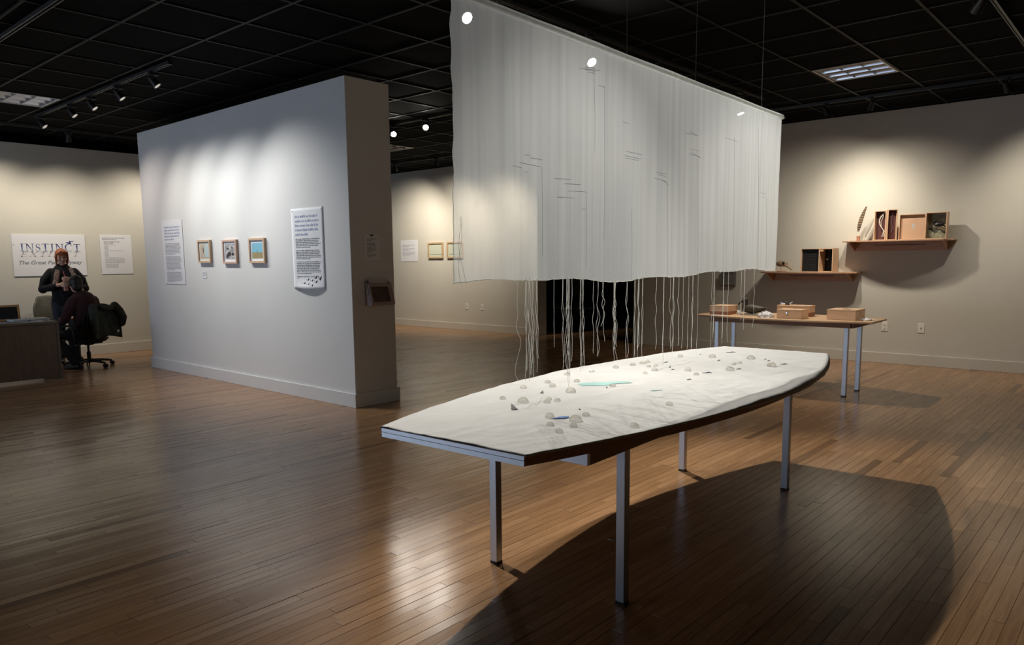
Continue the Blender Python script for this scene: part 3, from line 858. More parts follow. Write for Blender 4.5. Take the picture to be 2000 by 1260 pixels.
# embroidered dashes and long drawn threads on the sheet
def ony(px, py):
    d = c_f + c_r*((px-CX)/FPX) - c_u*((py-CY)/FPX)
    # intersection with the sheet plane
    nrm = Vector((-math.sin(sa), math.cos(sa), 0)); o = Vector((0, 0, CAM_H))
    t = (S0-o).dot(nrm)/d.dot(nrm); w = o+d*t
    return (w-S0).dot(Vector((math.cos(sa), math.sin(sa), 0))), w.z
STI = [(1120,136,1160,141),(1131,134,1150,136),(1136,143,1150,146),(1130,138,1150,142),(1157,169,1170,173),
 (1212,297,1243,304),(1208,305,1240,312),(1210,310,1236,315),(1330,262,1352,266),(1338,258,1350,268),(1405,270,1430,278),(1024,310,1047,314),(1002,319,1042,327),(989,325,1006,329),(1013,337,1019,338),
 (1071,350,1104,352),(1089,360,1122,362),(1097,374,1132,376),(1076,386,1110,388),(1125,409,1132,409),(1270,338,1292,341),(1266,349,1292,356),(1284,354,1294,362),(1336,303,1356,307),(1340,300,1358,310),(1474,377,1486,380),(1480,385,1487,388),(1336,292,1355,296),(1276,342,1290,346),(1205,240,1216,243),(1012,304,1022,305)]
for (a, b, c, d) in STI:
    x0, z0 = ony(a, b); x1, z1 = ony(c, d)
    MB().tube([(x0, -0.034, z0), ((x0+x1)/2, -0.036, (z0+z1)/2), (x1, -0.034, z1)], 0.0008, 5).build('stitch', M['stitch'], sh)
for (a, b, c, d) in ((1148,142,1150,300),(1046,327,1047,500),(1168,170,1168,470),(1292,360,1293,545),(1352,310,1352,535),(1471,250,1471,535),(1487,388,1487,525),(1222,410,1222,545),(1424,270,1422,530),(1133,376,1133,520)):
    x0, z0 = ony(a, b); x1, z1 = ony(c, d)
    MB().tube([(x0, -0.034, z0), ((x0+x1)/2+0.001, -0.036, (z0+z1)/2), (x1, -0.034, z1)], 0.0005, 4).build('drawn_thread', M['stitch'], sh)
# ------------------------------------------------------------------ second table
T2Z = 0.815
t2 = thing('boat_shaped_table', (8.475, 3.285, 0), 'smaller pale wood boat-shaped table with boxes, by the far wall', 'table', PI/2)
M['oak'] = woodmat('pale_oak', (0.55, 0.36, 0.21), (0.68, 0.47, 0.29), 0.45, 'x')
MB().prism(boat(0.995, 0.46, 0.26), T2Z-0.018, T2Z).build('top_board', M['oak'], t2, bevel=0.002)
MB().prism(boat(0.965, 0.40, 0.22), T2Z-0.030, T2Z-0.018).build('under_board', M['ply'], t2)
for y in (-0.27, 0.27):
    MB().box(-0.80, 0.80, y-0.011, y+0.011, T2Z-0.075, T2Z-0.030).build('apron', M['ply'], t2)
for x in (-0.80, 0.80):
    MB().box(x-0.011, x+0.011, -0.281, 0.281, T2Z-0.075, T2Z-0.030).build('apron', M['ply'], t2)
leg2 = MB().box(-0.0225, 0.0225, -0.0225, 0.0225, 0.012, T2Z-0.03).mesh('leg')
for (x, y) in ((-0.735, -0.225), (-0.735, 0.225), (0.735, -0.225), (0.735, 0.225)):
    o = link('leg', leg2, M['alu'], t2, bevel=0.002); o.location = (x, y, 0)
    MB().box(-0.023, 0.023, -0.023, 0.023, 0, 0.014).build('foot_cap', M['black'], o)

BW = -PI/2    # faces the room from the back wall
def wood_box(loc, w, d, h, label, two=False, rz=BW, lid=True, extra=None):
    t = thing('wooden_box', loc, label, 'box', rz, 'wooden boxes on the second table')
    hb = h*0.36 if two else h-0.012
    MB().box(-w/2, w/2, -d/2, d/2, 0, hb).build('base', M['cedar'] if two else M['maple'], t, bevel=0.002)
    if two:
        MB().box(-w/2, w/2, -d/2, d/2, hb+0.001, h-0.012).build('upper_case', M['maple'], t, bevel=0.002)
    MB().box(-w/2-0.003, w/2+0.003, -d/2-0.003, d/2+0.003, h-0.0115, h).build('lid', M['maple'], t, bevel=0.002)
    return t
z2 = T2Z+0.0005
wood_box((8.40, 4.02, z2), 0.225, 0.27, 0.108, 'two-tone wooden box with red base at the left end of the second table', two=True)
b2 = wood_box((8.265, 3.14, z2), 0.27, 0.21, 0.100, 'wooden box with a round metal eyepiece, front middle of the second table')
MB().lathe([(0.003, 0), (0.012, 0.0), (0.013, 0.008), (0.009, 0.012), (0.003, 0.012)], 18, M=Mtr((-0.02, -0.105, 0.064), rx=PI/2)).build('eyepiece', M['chrome'], b2, smooth=True)
MB().lathe([(0.001, 0), (0.005, 0.0), (0.005, 0.0015), (0.001, 0.0016)], 12, M=Mtr((-0.008, -0.105, 0.036), rx=PI/2)).build('keyhole', M['black'], b2)
MB().box(0.02, 0.035, -0.02, 0.02, 0.1002, 0.103).build('latch', M['chrome'], b2)
b3 = wood_box((8.62, 3.235, z2), 0.37, 0.18, 0.122, 'long two-tone wooden box with metal clamps on its lid, behind the eyepiece box', two=True)
hd = thing('metal_clamp', (8.62, 3.34, z2+0.1225), 'small chrome clamp resting on the lid of the long box', 'clamp', BW)
MB().tube([(-0.075, 0, 0.020), (-0.02, 0, 0.016)], 0.007, 10).build('barrel', M['chrome'], hd, smooth=True)
MB().box(-0.02, 0.03, -0.012, 0.012, 0, 0.016).build('body', M['black'], hd, bevel=0.003)
MB().tube([(-0.010, 0, 0.014), (-0.010, 0, 0.034)], 0.005, 10).build('post', M['black'], hd, smooth=True)
MB().ell((-0.010, 0, 0.037), (0.007, 0.007, 0.007)).build('knob', M['chrome'], hd, smooth=True)
MB().tube([(0.025, 0, 0.012), (0.052, 0, 0.030)], 0.0055, 10).build('arm', M['chrome'], hd, smooth=True)
MB().ell((0.056, 0, 0.033), (0.0095, 0.0095, 0.0095)).build('knob', M['chrome'], hd, smooth=True)
b4 = wood_box((8.455, 2.63, z2), 0.295, 0.32, 0.110, 'largest wooden box with a dark oval opening in its lid, right on the second table')
MB().lathe([(0.002, 0), (0.05, 0), (0.05, 0.0008), (0.002, 0.0009)], 24, M=Mtr((0.01, -0.02, 0.1101))).build('lid_opening', M['dark'], b4)
MB().box(0.1476, 0.149, -0.01, 0.006, 0.055, 0.092).build('catch', mat('brass', (0.35, 0.24, 0.10), 0.4, metal=0.8), b4)
def crumple(loc, r, label, seed, m=None, flat=0.45):
    mb = MB()
    def fn(u, v):
        a = 2*PI*u; b = PI/2*v
        d = Vector((math.cos(a)*math.cos(b), math.sin(a)*math.cos(b), math.sin(b)))
        n_ = noise.noise(d*2.2+Vector((seed, 0, 0)))*0.5 + abs(noise.noise(d*5+Vector((0, seed, 0))))*0.35
        q = 0.8+n_
        return (d.x*r[0]*q, d.y*r[1]*q, max(0.001, d.z*r[2]*q))
    mb.grid(fn, 40, 14, closeu=True)
    o = mb.build('crumpled_cloth', m or M['paper'], smooth=True, ang=80)
    o.location = loc
    tag(o, label, 'cloth', 'crumpled white cloths on the second table')
crumple((8.22, 3.42, z2), (0.075, 0.10, 0.062), 'crumpled white cloth heap beside the duck decoy tail', 3.0)
crumple((8.42, 2.40, z2), (0.06, 0.075, 0.022), 'flat crumpled white cloth at the right end of the second table', 8.0)
crumple((8.47, 3.858, z2), (0.03, 0.03, 0.045), 'small white crumpled tissue under the duck decoy beak', 5.0)
o = MB().box(-0.10, 0.10, -0.05, 0.05, 0, 0.001).build('paper_sheet', M['paper']); o.location = (8.22, 4.0, z2); o.rotation_euler = (0, 0, BW+0.1)
tag(o, 'white paper sheet lying in front of the two-tone box', 'paper')

# duck decoy, faces left
M['duck'] = mat('decoy_brown', (0.055, 0.047, 0.030), 0.55, var=0.35, vscale=35, bump=0.2, bscale=60)
M['duckhead'] = mat('decoy_head', (0.028, 0.020, 0.014), 0.5)
dk = thing('duck_decoy', (8.44, 3.665, z2), 'dark carved duck decoy facing left on a grey plank', 'decoy', BW)
MB().box(-0.13, 0.13, -0.075, 0.075, 0, 0.016).build('plank_base', mat('grey_plank', (0.28, 0.27, 0.25), 0.7), dk, bevel=0.002)
def duckbody(u, v):
    s = u; a = 2*PI*v
    x = -0.135+0.30*s
    w = 0.070*math.sin(PI*min(1, s*1.02))**0.55 if s < 1 else 0
    w = max(0.004, w*(1-0.35*s)); h = max(0.004, 0.058*math.sin(PI*min(1, s*1.0+0.06))**0.6*(1-0.45*s*s))
    zc = 0.016+0.056+0.012*max(0, s-0.7)/0.3*2
    return (x, w*math.cos(a), max(0.0165, zc+h*math.sin(a)))
MB().grid(duckbody, 24, 21).build('body', M['duck'], dk, smooth=True, ang=90)
nk = MB(); nk.tube([(-0.095, 0, 0.085), (-0.105, 0, 0.125), (-0.100, 0, 0.165), (-0.098, 0, 0.185)], [0.042, 0.031, 0.028, 0.020], 14)
nk.ell((-0.110, 0, 0.170), (0.042, 0.028, 0.032))
nk.build('head', M['duckhead'], dk, smooth=True, ang=80)
MB().tube([(-0.135, 0, 0.165), (-0.165, 0, 0.140), (-0.190, 0, 0.112)], [0.024, 0.016, 0.007], 12, flat=(0.75, 1.1)).build('bill', M['duckhead'], dk, smooth=True)
for s in (-1, 1): MB().ell((-0.128, s*0.0235, 0.177), (0.005, 0.003, 0.005)).build('eye', M['plate'], dk, smooth=True)
MB().tube([(0.11, 0, 0.062), (0.15, 0, 0.075), (0.185, 0, 0.088)], [0.028, 0.020, 0.008], 10, flat=(0.5, 1.4)).build('tail', M['duck'], dk, smooth=True)

# ------------------------------------------------------------------ wall shelves
M['shelf'] = woodmat('shelf_maple', (0.50, 0.30, 0.19), (0.60, 0.38, 0.25), 0.5, 'x')
def shelf(yc, ztop, half, brk, zb, label):
    t = thing('wall_shelf', (WX, yc, ztop), label, 'shelf', BW, 'bow-fronted wall shelves')
    pts = [(-half, 0), (half, 0)]
    for k in range(17):
        s = 1-2*k/16; pts.append((half*s, -(0.37-0.15*s*s)))
    MB().prism(pts, -0.018, 0).build('board', M['shelf'], t, bevel=0.0015)
    MB().box(-brk, brk, -0.016, -0.001, zb-ztop, -0.0185).build('back_board', M['shelf'], t)
    for s in (-1, 1):
        MB().prism([(-0.016, -0.0185), (-0.27, -0.0185), (-0.25, -0.045), (-0.016, zb-ztop)], s*brk-0.009, s*brk+0.009, axis='x').build('bracket', M['shelf'], t)
    MB().box(-brk*0.55, brk*0.55, -0.0195, -0.017, -0.062, -0.056).build('cleat_slot', M['dark'], t)
    return t
shelf(2.835, 1.700, 0.685, 0.58, 1.562, 'upper wall shelf holding a feather and two open specimen boxes')
shelf(4.0, 1.268, 0.69, 0.575, 1.135, 'lower wall shelf holding a skull and a black-lined box')
ZU, ZL = 1.7005, 1.2685

# barred feather in a clay cup
ft_ = thing('feather_in_cup', (10.98, 3.30, ZU), 'upright brown barred feather in a small clay cup on the upper shelf', 'feather', BW)
MB().lathe([(0.014, 0), (0.020, 0.001), (0.021, 0.05), (0.024, 0.052), (0.024, 0.062), (0.018, 0.062), (0.017, 0.03)], 18).build('cup', mat('clay', (0.55, 0.26, 0.16), 0.7), ft_, smooth=True)
def feather_mat():
    m, nt, b, out = newmat('barred_feather'); N = nt.nodes; L = nt.links
    tc = N.new('ShaderNodeTexCoord'); w = N.new('ShaderNodeTexWave'); w.wave_type = 'BANDS'; w.bands_direction = 'Z'
    w.inputs['Scale'].default_value = 14.0; w.inputs['Distortion'].default_value = 0.6
    L.new(tc.outputs['Object'], w.inputs['Vector'])
    r = N.new('ShaderNodeValToRGB'); r.color_ramp.interpolation = 'CONSTANT'
    r.color_ramp.elements[0].color = (0.03, 0.016, 0.009, 1); r.color_ramp.elements[1].position = 0.62; r.color_ramp.elements[1].color = (0.42, 0.31, 0.20, 1)
    L.new(w.outputs['Fac'], r.inputs[0]); L.new(r.outputs[0], b.inputs['Base Color']); b.inputs['Roughness'].default_value = 0.7
    return m
fpath = [Vector((-0.010+0.10*(t/19)**2.0, 0, 0.03+0.43*t/19)) for t in range(20)]
MB().tube(fpath, [0.0022-0.0015*k/19 for k in range(20)], 6).build('quill', M['plate'], ft_, smooth=True)
def vane(side):
    mb = MB(); vs = []; fs = []
    for k in range(4, 20):
        w = (0.026 if side < 0 else 0.030)*math.sin(PI*((k-3)/17)**0.8)**0.7
        p = fpath[k]
        vs += [p+Vector((0, -0.0012, 0)), p+Vector((side*w, -0.0004+0.004, 0.012))]
    for k in range(15): fs.append((2*k, 2*k+1, 2*k+3, 2*k+2))
    return mb.add(vs, fs).build('vane', fm_, ft_, smooth=True, solid=0.001)
fm_ = feather_mat()
vane(-1); vane(1)
# pale second feather leaning right
f2_ = thing('pale_feather', (11.05, 3.24, ZU), 'translucent pale grey feather leaning behind the barred feather', 'feather', BW)
fp2 = [Vector((0.0+0.11*(t/19)**1.3, 0, 0.0+0.31*t/19)) for t in range(20)]
MB().tube(fp2, [0.0016-0.001*k/19 for k in range(20)], 6).build('quill', M['slip'], f2_, smooth=True)
mb = MB(); vs = []; fs = []
for k in range(3, 20):
    w = 0.024*math.sin(PI*((k-2)/18)**1.1)**0.7
    vs += [fp2[k]+Vector((-w, 0, 0.01)), fp2[k]+Vector((w, 0, -0.004))]
for k in range(16): fs.append((2*k, 2*k+1, 2*k+3, 2*k+2))
mb.add(vs, fs).build('vane', mat('pale_feather', (0.46, 0.44, 0.38), 0.8), f2_, smooth=True, solid=0.001)

def tray(parent, name, x0, x1, d0, d1, h, wall, mw, mback):
    """an open wooden tray standing on its side, opening towards -y; d0 front, d1 back"""
    o = bpy.data.objects.new(name, None); C.objects.link(o); o.parent = parent
    MB().box(x0, x0+wall, d0, d1, 0, h).build('side_panel', mw, o)
    MB().box(x1-wall, x1, d0, d1, 0, h).build('side_panel', mw, o)
    MB().box(x0+wall, x1-wall, d0, d1, 0, wall).build('bottom_panel', mw, o)
    MB().box(x0+wall, x1-wall, d0, d1, h-wall, h).build('top_panel', mw, o)
    MB().box(x0+wall, x1-wall, d1-0.004, d1, wall, h-wall).build('back_panel', mback, o)
    return o
M['maroon'] = mat('maroon_lining', (0.10, 0.035, 0.035), 0.8)
M['bone'] = mat('bone', (0.78, 0.74, 0.63), 0.6)
# spine cabinet
sp = thing('specimen_box', (11.04, 3.03, ZU), 'tall open wooden box with a curved bird spine on maroon lining', 'specimen box', BW)
tray(sp, 'case', -0.075, 0.075, -0.06, 0.02, 0.395, 0.010, M['maple'], M['maroon'])
lid = tray(sp, 'door', 0.0, 0.125, -0.055, 0.0, 0.405, 0.010, M['maple'], M['maroon'])
lid.location = (0.078, -0.055, 0); lid.rotation_euler = (0, 0, math.radians(-28)); lid.rotation_euler.z = math.radians(28)
spine = [Vector((0.045-0.075*math.sin(PI*min(1, t*1.25))*(1-0.2*t)+0.015*t, -0.02, 0.375-0.33*t)) for t in [k/30 for k in range(31)]]
MB().tube(spine, [0.0055-0.002*k/30 for k in range(31)], 8).build('spine', M['bone'], sp, smooth=True)
for k in range(3, 24, 2):
    p = spine[k]; MB().tube([p, p+Vector((-0.016, 0, 0.008))], [0.003, 0.001], 6).build('vertebra', M['bone'], sp, smooth=True)
for k in range(3):
    MB().tube([spine[22], spine[22]+Vector((-0.012+0.012*k, -0.004, -0.06)), spine[22]+Vector((-0.024+0.016*k, 0, -0.085))], 0.0028, 6).build('tail_bone', M['bone'], sp, smooth=True)
MB().tube([spine[2], spine[6]+Vector((0.03, -0.01, 0)), spine[12]+Vector((0.022, -0.01, 0)), spine[18]], 0.0035, 6).build('breast_bone', M['bone'], sp, smooth=True)
MB().tube([(0.07, -0.010, 0.36), (0.055, -0.012, 0.25), (0.075, -0.012, 0.17), (0.06, -0.010, 0.10)], 0.002, 5).build('faint_curve', M['vellum'], lid, smooth=True)  # pale curved line inside the door tray

# bird diorama box
bd = thing('specimen_box', (11.06, 2.45, ZU), 'open wooden box with a black bird diorama and a peach inner lid', 'specimen box', BW)
M['peach'] = mat('peach_panel', (0.62, 0.40, 0.26), 0.7, var=0.04)
ld = tray(bd, 'lid', -0.345, -0.025, -0.075, -0.035, 0.335, 0.010, M['maple'], M['peach'])
MB().prism([(-0.20, 0.19), (-0.188, 0.21), (-0.17, 0.212), (-0.158, 0.19), (-0.165, 0.15), (-0.178, 0.125), (-0.185, 0.15)], -0.0395, -0.0385, axis='y').build('small_drawing', M['vellum'], ld)
cs = tray(bd, 'case', -0.025, 0.225, -0.10, 0.02, 0.345, 0.011, M['maple'], mat('diorama_back', (0.46, 0.45, 0.33), 0.9, col2=(0.24, 0.24, 0.19), vscale=9))
MB().prism([(-0.013, 0.012), (0.213, 0.012), (0.213, 0.06), (0.15, 0.09), (0.08, 0.075), (0.02, 0.12), (-0.013, 0.14)], -0.04, 0.014, axis='y').build('rock', mat('diorama_rock', (0.40, 0.40, 0.28), 0.9, col2=(0.18, 0.18, 0.12), vscale=25), cs)
bird = MB(); bird.ell((0.13, -0.055, 0.19), (0.062, 0.03, 0.032), M=Mtr((0, 0, 0), ry=0.0)); bird.ell((0.072, -0.055, 0.222), (0.022, 0.019, 0.020))
bird.tube([(0.054, -0.055, 0.222), (0.034, -0.055, 0.214)], [0.008, 0.002], 8); bird.tube([(0.17, -0.055, 0.18), (0.205, -0.055, 0.150)], [0.022, 0.010], 8, flat=(0.5, 1.2))
bird.build('bird', mat('bird_black', (0.010, 0.009, 0.012), 0.5), cs, smooth=True, ang=80)
MB().ell((0.098, -0.082, 0.192), (0.008, 0.004, 0.006)).build('wing_spot', M['paper'], cs, smooth=True)
MB().tube([(0.06, -0.055, 0.165), (0.12, -0.055, 0.152), (0.21, -0.055, 0.105)], 0.006, 8).build('branch', M['ply'], cs, smooth=True)

# skull on a stand
sk = thing('bird_skull', (11.0, 4.37, ZL), 'brown bird skull with long bill on a small round stand', 'skull', BW)
sk.scale = (1.2, 1.2, 1.15)
M['skull'] = mat('old_bone', (0.26, 0.18, 0.11), 0.6, var=0.3, vscale=40)
MB().lathe([(0.003, 0), (0.058, 0), (0.058, 0.005), (0.052, 0.009), (0.003, 0.009)], 24).build('base', M['cedar'], sk, smooth=True)
for x in (-0.008, 0.010): MB().tube([(x, 0, 0.008), (x, 0, 0.062)], 0.003, 8).build('pin', M['pine'], sk, smooth=True)
s_ = MB(); s_.ell((-0.005, 0, 0.105), (0.062, 0.038, 0.038)); s_.ell((0.035, 0, 0.098), (0.045, 0.028, 0.030))
s_.tube([(0.05, 0, 0.090), (0.085, 0, 0.062), (0.125, 0, 0.030), (0.138, 0, 0.022)], [0.026, 0.016, 0.011, 0.005], 12, flat=(0.7, 1.3))
s_.build('cranium', M['skull'], sk, smooth=True, ang=80)
MB().ell((0.033, -0.026, 0.112), (0.019, 0.010, 0.017)).build('eye_socket', M['dark'], sk, smooth=True)
MB().tube([(-0.055, 0, 0.075), (-0.085, 0, 0.062), (-0.105, 0, 0.07), (-0.100, 0, 0.085), (-0.085, 0, 0.078)], 0.0018, 6).build('wire_loop', M['plate'], sk, smooth=True)

# black box
bb = thing('specimen_box', (11.04, 3.80, ZL), 'open wooden box lined in black with faint chalk lines on its lid', 'specimen box', BW)
M['blacklin'] = mat('black_lining', (0.008, 0.008, 0.009), 0.6)
l3 = tray(bb, 'lid', -0.275, -0.012, -0.070, -0.030, 0.335, 0.009, M['maple'], M['blacklin'])
c3 = tray(bb, 'case', -0.012, 0.185, -0.10, 0.14, 0.335, 0.011, M['maple'], M['blacklin'])
cr_ = random.Random(4)
mb = MB()
for k in range(7):
    zz = 0.29-0.036*k; x = -0.235
    while x < -0.06:
        w = cr_.uniform(0.006, 0.03)
        if cr_.random() < 0.55: mb.box(x, x+w, -0.0350, -0.0345, zz+cr_.uniform(-.004, .004), zz+0.0016)
        x += w+0.007
tag(mb.build('chalk_lines', mat('chalk', (0.07, 0.07, 0.07), 0.9), l3), kind='stuff')
MB().lathe([(0.002, 0), (0.012, 0.002), (0.012, 0.004), (0.002, 0.005)], 14, M=Mtr((0.075, 0.0, 0.18), rx=PI/2)).build('white_disc', M['paper'], c3)
MB().tube([(0.075, 0.05, 0.335-0.011), (0.075, 0.05, 0.17)], 0.001, 5).build('thread', M['slip'], c3)
MB().box(-0.002, 0.05, -0.095, -0.04, 0.29, 0.324).build('hinge_block', M['pine'], c3)
MB().ell((-0.281, -0.055, 0.16), (0.006, 0.006, 0.006)).build('knob', mat('brass_knob', (0.4, 0.28, 0.1), 0.4, metal=0.8), bb, smooth=True)

# ------------------------------------------------------------------ brochure holder and outlets
M['smoke'] = mat('smoked_acrylic', (0.30, 0.28, 0.27), 0.25, trans=0.35)
bh = thing('brochure_holder', (WX, 5.30, 1.03), 'smoky acrylic brochure holder on the wall below the sheer', 'holder', BW)
MB().prism([(0, 0), (-0.035, 0.0), (-0.05, 0.03), (-0.052, 0.20), (-0.047, 0.20), (-0.045, 0.034), (-0.032, 0.005), (-0.004, 0.005), (-0.004, 0.26), (0, 0.26)], -0.12, 0.12, axis='x').build('pocket', M['smoke'], bh)
for x in (-0.055, 0.055):
    MB().box(x-0.045, x+0.045, -0.040, -0.008, 0.012, 0.235).build('leaflet', mat('leaflet', (0.12, 0.085, 0.075), 0.7, var=0.4, vscale=20), bh)
def outlet(loc, rz, label, sockets=True):
    t = thing('wall_outlet', loc, label, 'outlet', rz, 'white wall plates')
    MB().box(-0.042, 0.042, -0.006, 0, -0.065, 0.065).build('plate', M['plate'], t, bevel=0.003)
    if sockets:
        for z in (-0.026, 0.026):
            s = MB().box(-0.017, 0.017, -0.009, -0.005, z-0.019, z+0.019).build('socket', M['plate'], t, bevel=0.003)
            for x in (-0.007, 0.007): MB().box(x-0.0016, x+0.0016, -0.0096, -0.0085, z-0.005, z+0.009).build('slot', M['dark'], s)
            MB().tube([(0, -0.0096, z-0.011), (0, -0.0085, z-0.011)], 0.0035, 8).build('slot', M['dark'], s)
    else:
        MB().tube([(0, -0.014, 0.005), (0, -0.004, 0.005)], 0.007, 12).build('jack', M['slip'], t, smooth=True)
    return t
outlet((WX, 2.966, 0.512), BW, 'white power outlet nearest the second table legs')
outlet((WX, 2.509, 0.512), BW, 'white wall plate with one dark jack, right of the power outlet', False)
outlet((WX, 11.177, 0.51), BW, 'left of two white wall plates under the framed pictures beyond the partition', False)
outlet((WX, 10.727, 0.507), BW, 'right of two white wall plates under the framed pictures beyond the partition', False)
# ------------------------------------------------------------------ sheets, frames and sign
def textblock(mb, x0, x1, ztop, lines, lh, xh, rg, y, last=0.6, dens=1.0):
    z = ztop
    for ln in range(lines):
        x = x0; end = x1 if ln < lines-1 else x0+(x1-x0)*last
        end -= rg.random()*(x1-x0)*0.10
        while x < end:
            wl_ = rg.randint(2, 8)
            for k in range(wl_):
                w = xh*rg.uniform(0.35, 0.6)
                if x+w > end: break
                up = xh*0.45 if rg.random() < 0.3 else 0
                mb.add([(x, y, z-xh), (x+w, y, z-xh), (x+w, y, z+up), (x, y, z+up)], [(0, 1, 2, 3)])
                x += w+xh*0.22
            x += xh*0.5
        z -= lh
    return z
M['ink_soft'] = mat('ink_soft', (0.36, 0.37, 0.43), 0.8)
M['ink_blue'] = mat('ink_blue', (0.30, 0.36, 0.52), 0.8)
def sheet(loc, rz, w, h, label, t=0.006, name='text_panel', m=None, group='printed text panels'):
    r = thing(name, loc, label, 'text panel', rz, group)
    MB().box(-w/2, w/2, -t, -0.0005, -h/2, h/2).build('board', m or M['paper'], r)
    return r
# narrow panel (desk end of the partition)
PXF = PX0
s = sheet((PXF, 10.065, 1.628), BW, 0.60, 0.845, 'tall narrow white text panel at the desk end of the partition')
rg = random.Random(1); mb = MB()
z = textblock(mb, -0.225, 0.235, 0.34, 5, 0.040, 0.018, rg, -0.0066)
tag(mb.build('heading_text', M['ink_blue'], s), kind='stuff')
mb = MB(); z = 0.12
for n_ in (9, 11, 8): z = textblock(mb, -0.225, 0.235, z, n_, 0.0175, 0.0085, rg, -0.0066)-0.016
tag(mb.build('body_text', M['ink_soft'], s), kind='stuff')
# tall panel with bird shapes, bottom edge curling
r = thing('text_panel', (PXF, 6.905, 1.628), 'tall white text panel with grey bird shapes at the table end of the partition', 'text panel', BW, 'printed text panels')
def curl(u, v):
    k = max(0, (0.16-v)/0.16)**2
    return ((u-0.5)*0.585, -0.004-0.035*k*math.sin(PI*u), (v-0.5)*0.85)
MB().grid(curl, 17, 30).build('board', M['paper'], r, smooth=True, solid=0.004)
mb = MB(); z = textblock(mb, -0.225, 0.235, 0.345, 5, 0.047, 0.019, rg, -0.0068)
tag(mb.build('heading_text', M['ink_blue'], r), kind='stuff')
mb = MB(); z = 0.105
for n_ in (6, 6, 8, 5): z = textblock(mb, -0.225, 0.24, z, n_, 0.0175, 0.0085, rg, -0.0068)-0.016
z = textblock(mb, -0.225, -0.13, z-0.01, 3, 0.018, 0.007, rg, -0.0068)
tag(mb.build('body_text', M['ink'], r), kind='stuff')
for (x, zz, k) in ((0.115, -0.305, 1), (0.195, -0.310, 1.05), (-0.03, -0.335, 0.95), (0.045, -0.345, 1), (0.125, -0.352, 1), (-0.09, -0.375, 1), (-0.015, -0.385, 1), (0.06, -0.395, 1)):
    y = -0.0072 if zz > -0.3 else -0.0072-0.012*max(0, (-0.29-zz)/0.13)**2*2.4
    L_ = [(x-0.032*k, zz+0.03), (x-0.018*k, zz-0.002), (x+0.002, zz-0.038*k), (x-0.004, zz-0.008)]
    R_ = [(x+0.002, zz-0.038*k), (x+0.026*k, zz-0.006), (x+0.036*k, zz+0.026), (x+0.010*k, zz+0.006), (x-0.004, zz-0.008)]
    bo = MB().add([(a, y, b) for a, b in L_], [(0, 1, 2, 3)]).build('bird_shape', M['vellum'], r)
    MB().add([(a, y-0.0001, b) for a, b in R_], [(0, 1, 2, 3, 4)]).build('dark_wing', M['ink_dark'], bo)
for x in (-0.27, 0.27): MB().tube([(x, -0.009, 0.40), (x, -0.004, 0.40)], 0.005, 8).build('pin', M['chrome'], r)
# small caption card
s = sheet((PXF, 9.232, 1.335), BW, 0.105, 0.085, 'small blank-looking caption card under the leftmost framed picture', 0.004, 'caption_card')
mb = MB(); textblock(mb, -0.04, 0.04, 0.028, 4, 0.014, 0.006, rg, -0.0046); tag(mb.build('body_text', M['ink_soft'], s), kind='stuff')

def frame(loc, rz, w, h, label, fw=0.025, d=0.032, m=None, mat_m=None, mw=0.035, group=None, name='picture_frame'):
    t = thing(name, loc, label, 'picture', rz, group)
    m = m or M['frame_wood']
    a, b = w/2, h/2
    for (x0, x1, z0, z1) in ((-a, a, b-fw, b), (-a, a, -b, -b+fw), (-a, -a+fw, -b+fw, b-fw), (a-fw, a, -b+fw, b-fw)):
        MB().box(x0, x1, -d, 0, z0, z1).build('moulding', m, t, bevel=0.002)
    MB().box(-a+fw, a-fw, -d+0.014, -d+0.018, -b+fw, b-fw).build('mount', mat_m or M['paper'], t)
    return t, -d+0.0135, a-fw-mw, b-fw-mw
def flat(t, name, pts, y, m): return MB().add([(a, y, b) for a, b in pts], [tuple(range(len(pts)))]).build(name, m, t)
def rect(t, name, x0, x1, z0, z1, y, m): return flat(t, name, [(x0, z0), (x1, z0), (x1, z1), (x0, z1)], y, m)
t, y, a, b = frame((PXF, 9.165, 1.627), BW, 0.325, 0.285, 'leftmost framed picture on the partition, beige and pale blue', mw=0.028, mat_m=mat('cream_mount', (0.70, 0.68, 0.60), 0.8), group='three framed pictures on the partition')
rect(t, 'photo', -a, a, -b, b, y, mat('photo_beige', (0.50, 0.42, 0.33), 0.6, var=0.12, vscale=14))
rect(t, 'photo_blue_part', 0.005, a, -b+0.02, b, y-0.0003, mat('photo_paleblue', (0.45, 0.56, 0.58), 0.6, var=0.1, vscale=12))
flat(t, 'photo_dark_mark', [(-0.036, -0.01), (-0.026, -0.035), (-0.020, 0.0), (-0.022, 0.045), (-0.034, 0.05)], y-0.0006, M['ink_dark'])
t, y, a, b = frame((PXF, 8.53, 1.617), BW, 0.335, 0.285, 'middle framed picture on the partition with dark birds on snow', mw=0.026, m=woodmat('frame_pink', (0.55, 0.36, 0.29), (0.68, 0.48, 0.38), 0.5, 'z'), group='three framed pictures on the partition')
rect(t, 'photo', -a, a, -b, b, y, mat('photo_snow', (0.55, 0.55, 0.56), 0.6, col2=(0.20, 0.20, 0.21), vscale=22))
for k, pts in enumerate(([(-0.09, -0.06), (-0.06, -0.02), (-0.02, 0.0), (0.01, -0.005), (0.03, -0.03), (0.0, -0.06), (-0.03, -0.05), (-0.05, -0.085)], [(0.03, -0.03), (0.06, -0.01), (0.095, -0.02), (0.095, -0.045), (0.05, -0.05)], [(-0.085, 0.06), (-0.06, 0.04), (-0.02, 0.045), (-0.03, 0.025), (-0.07, 0.02)], [(0.03, 0.07), (0.06, 0.055), (0.085, 0.03), (0.05, 0.04)])):
    flat(t, 'photo_bird', [(max(-a, min(a, p)), max(-b, min(b, q))) for p, q in pts], y-0.0004-0.0001*k, mat('photo_bird', (0.045, 0.03, 0.028), 0.6))
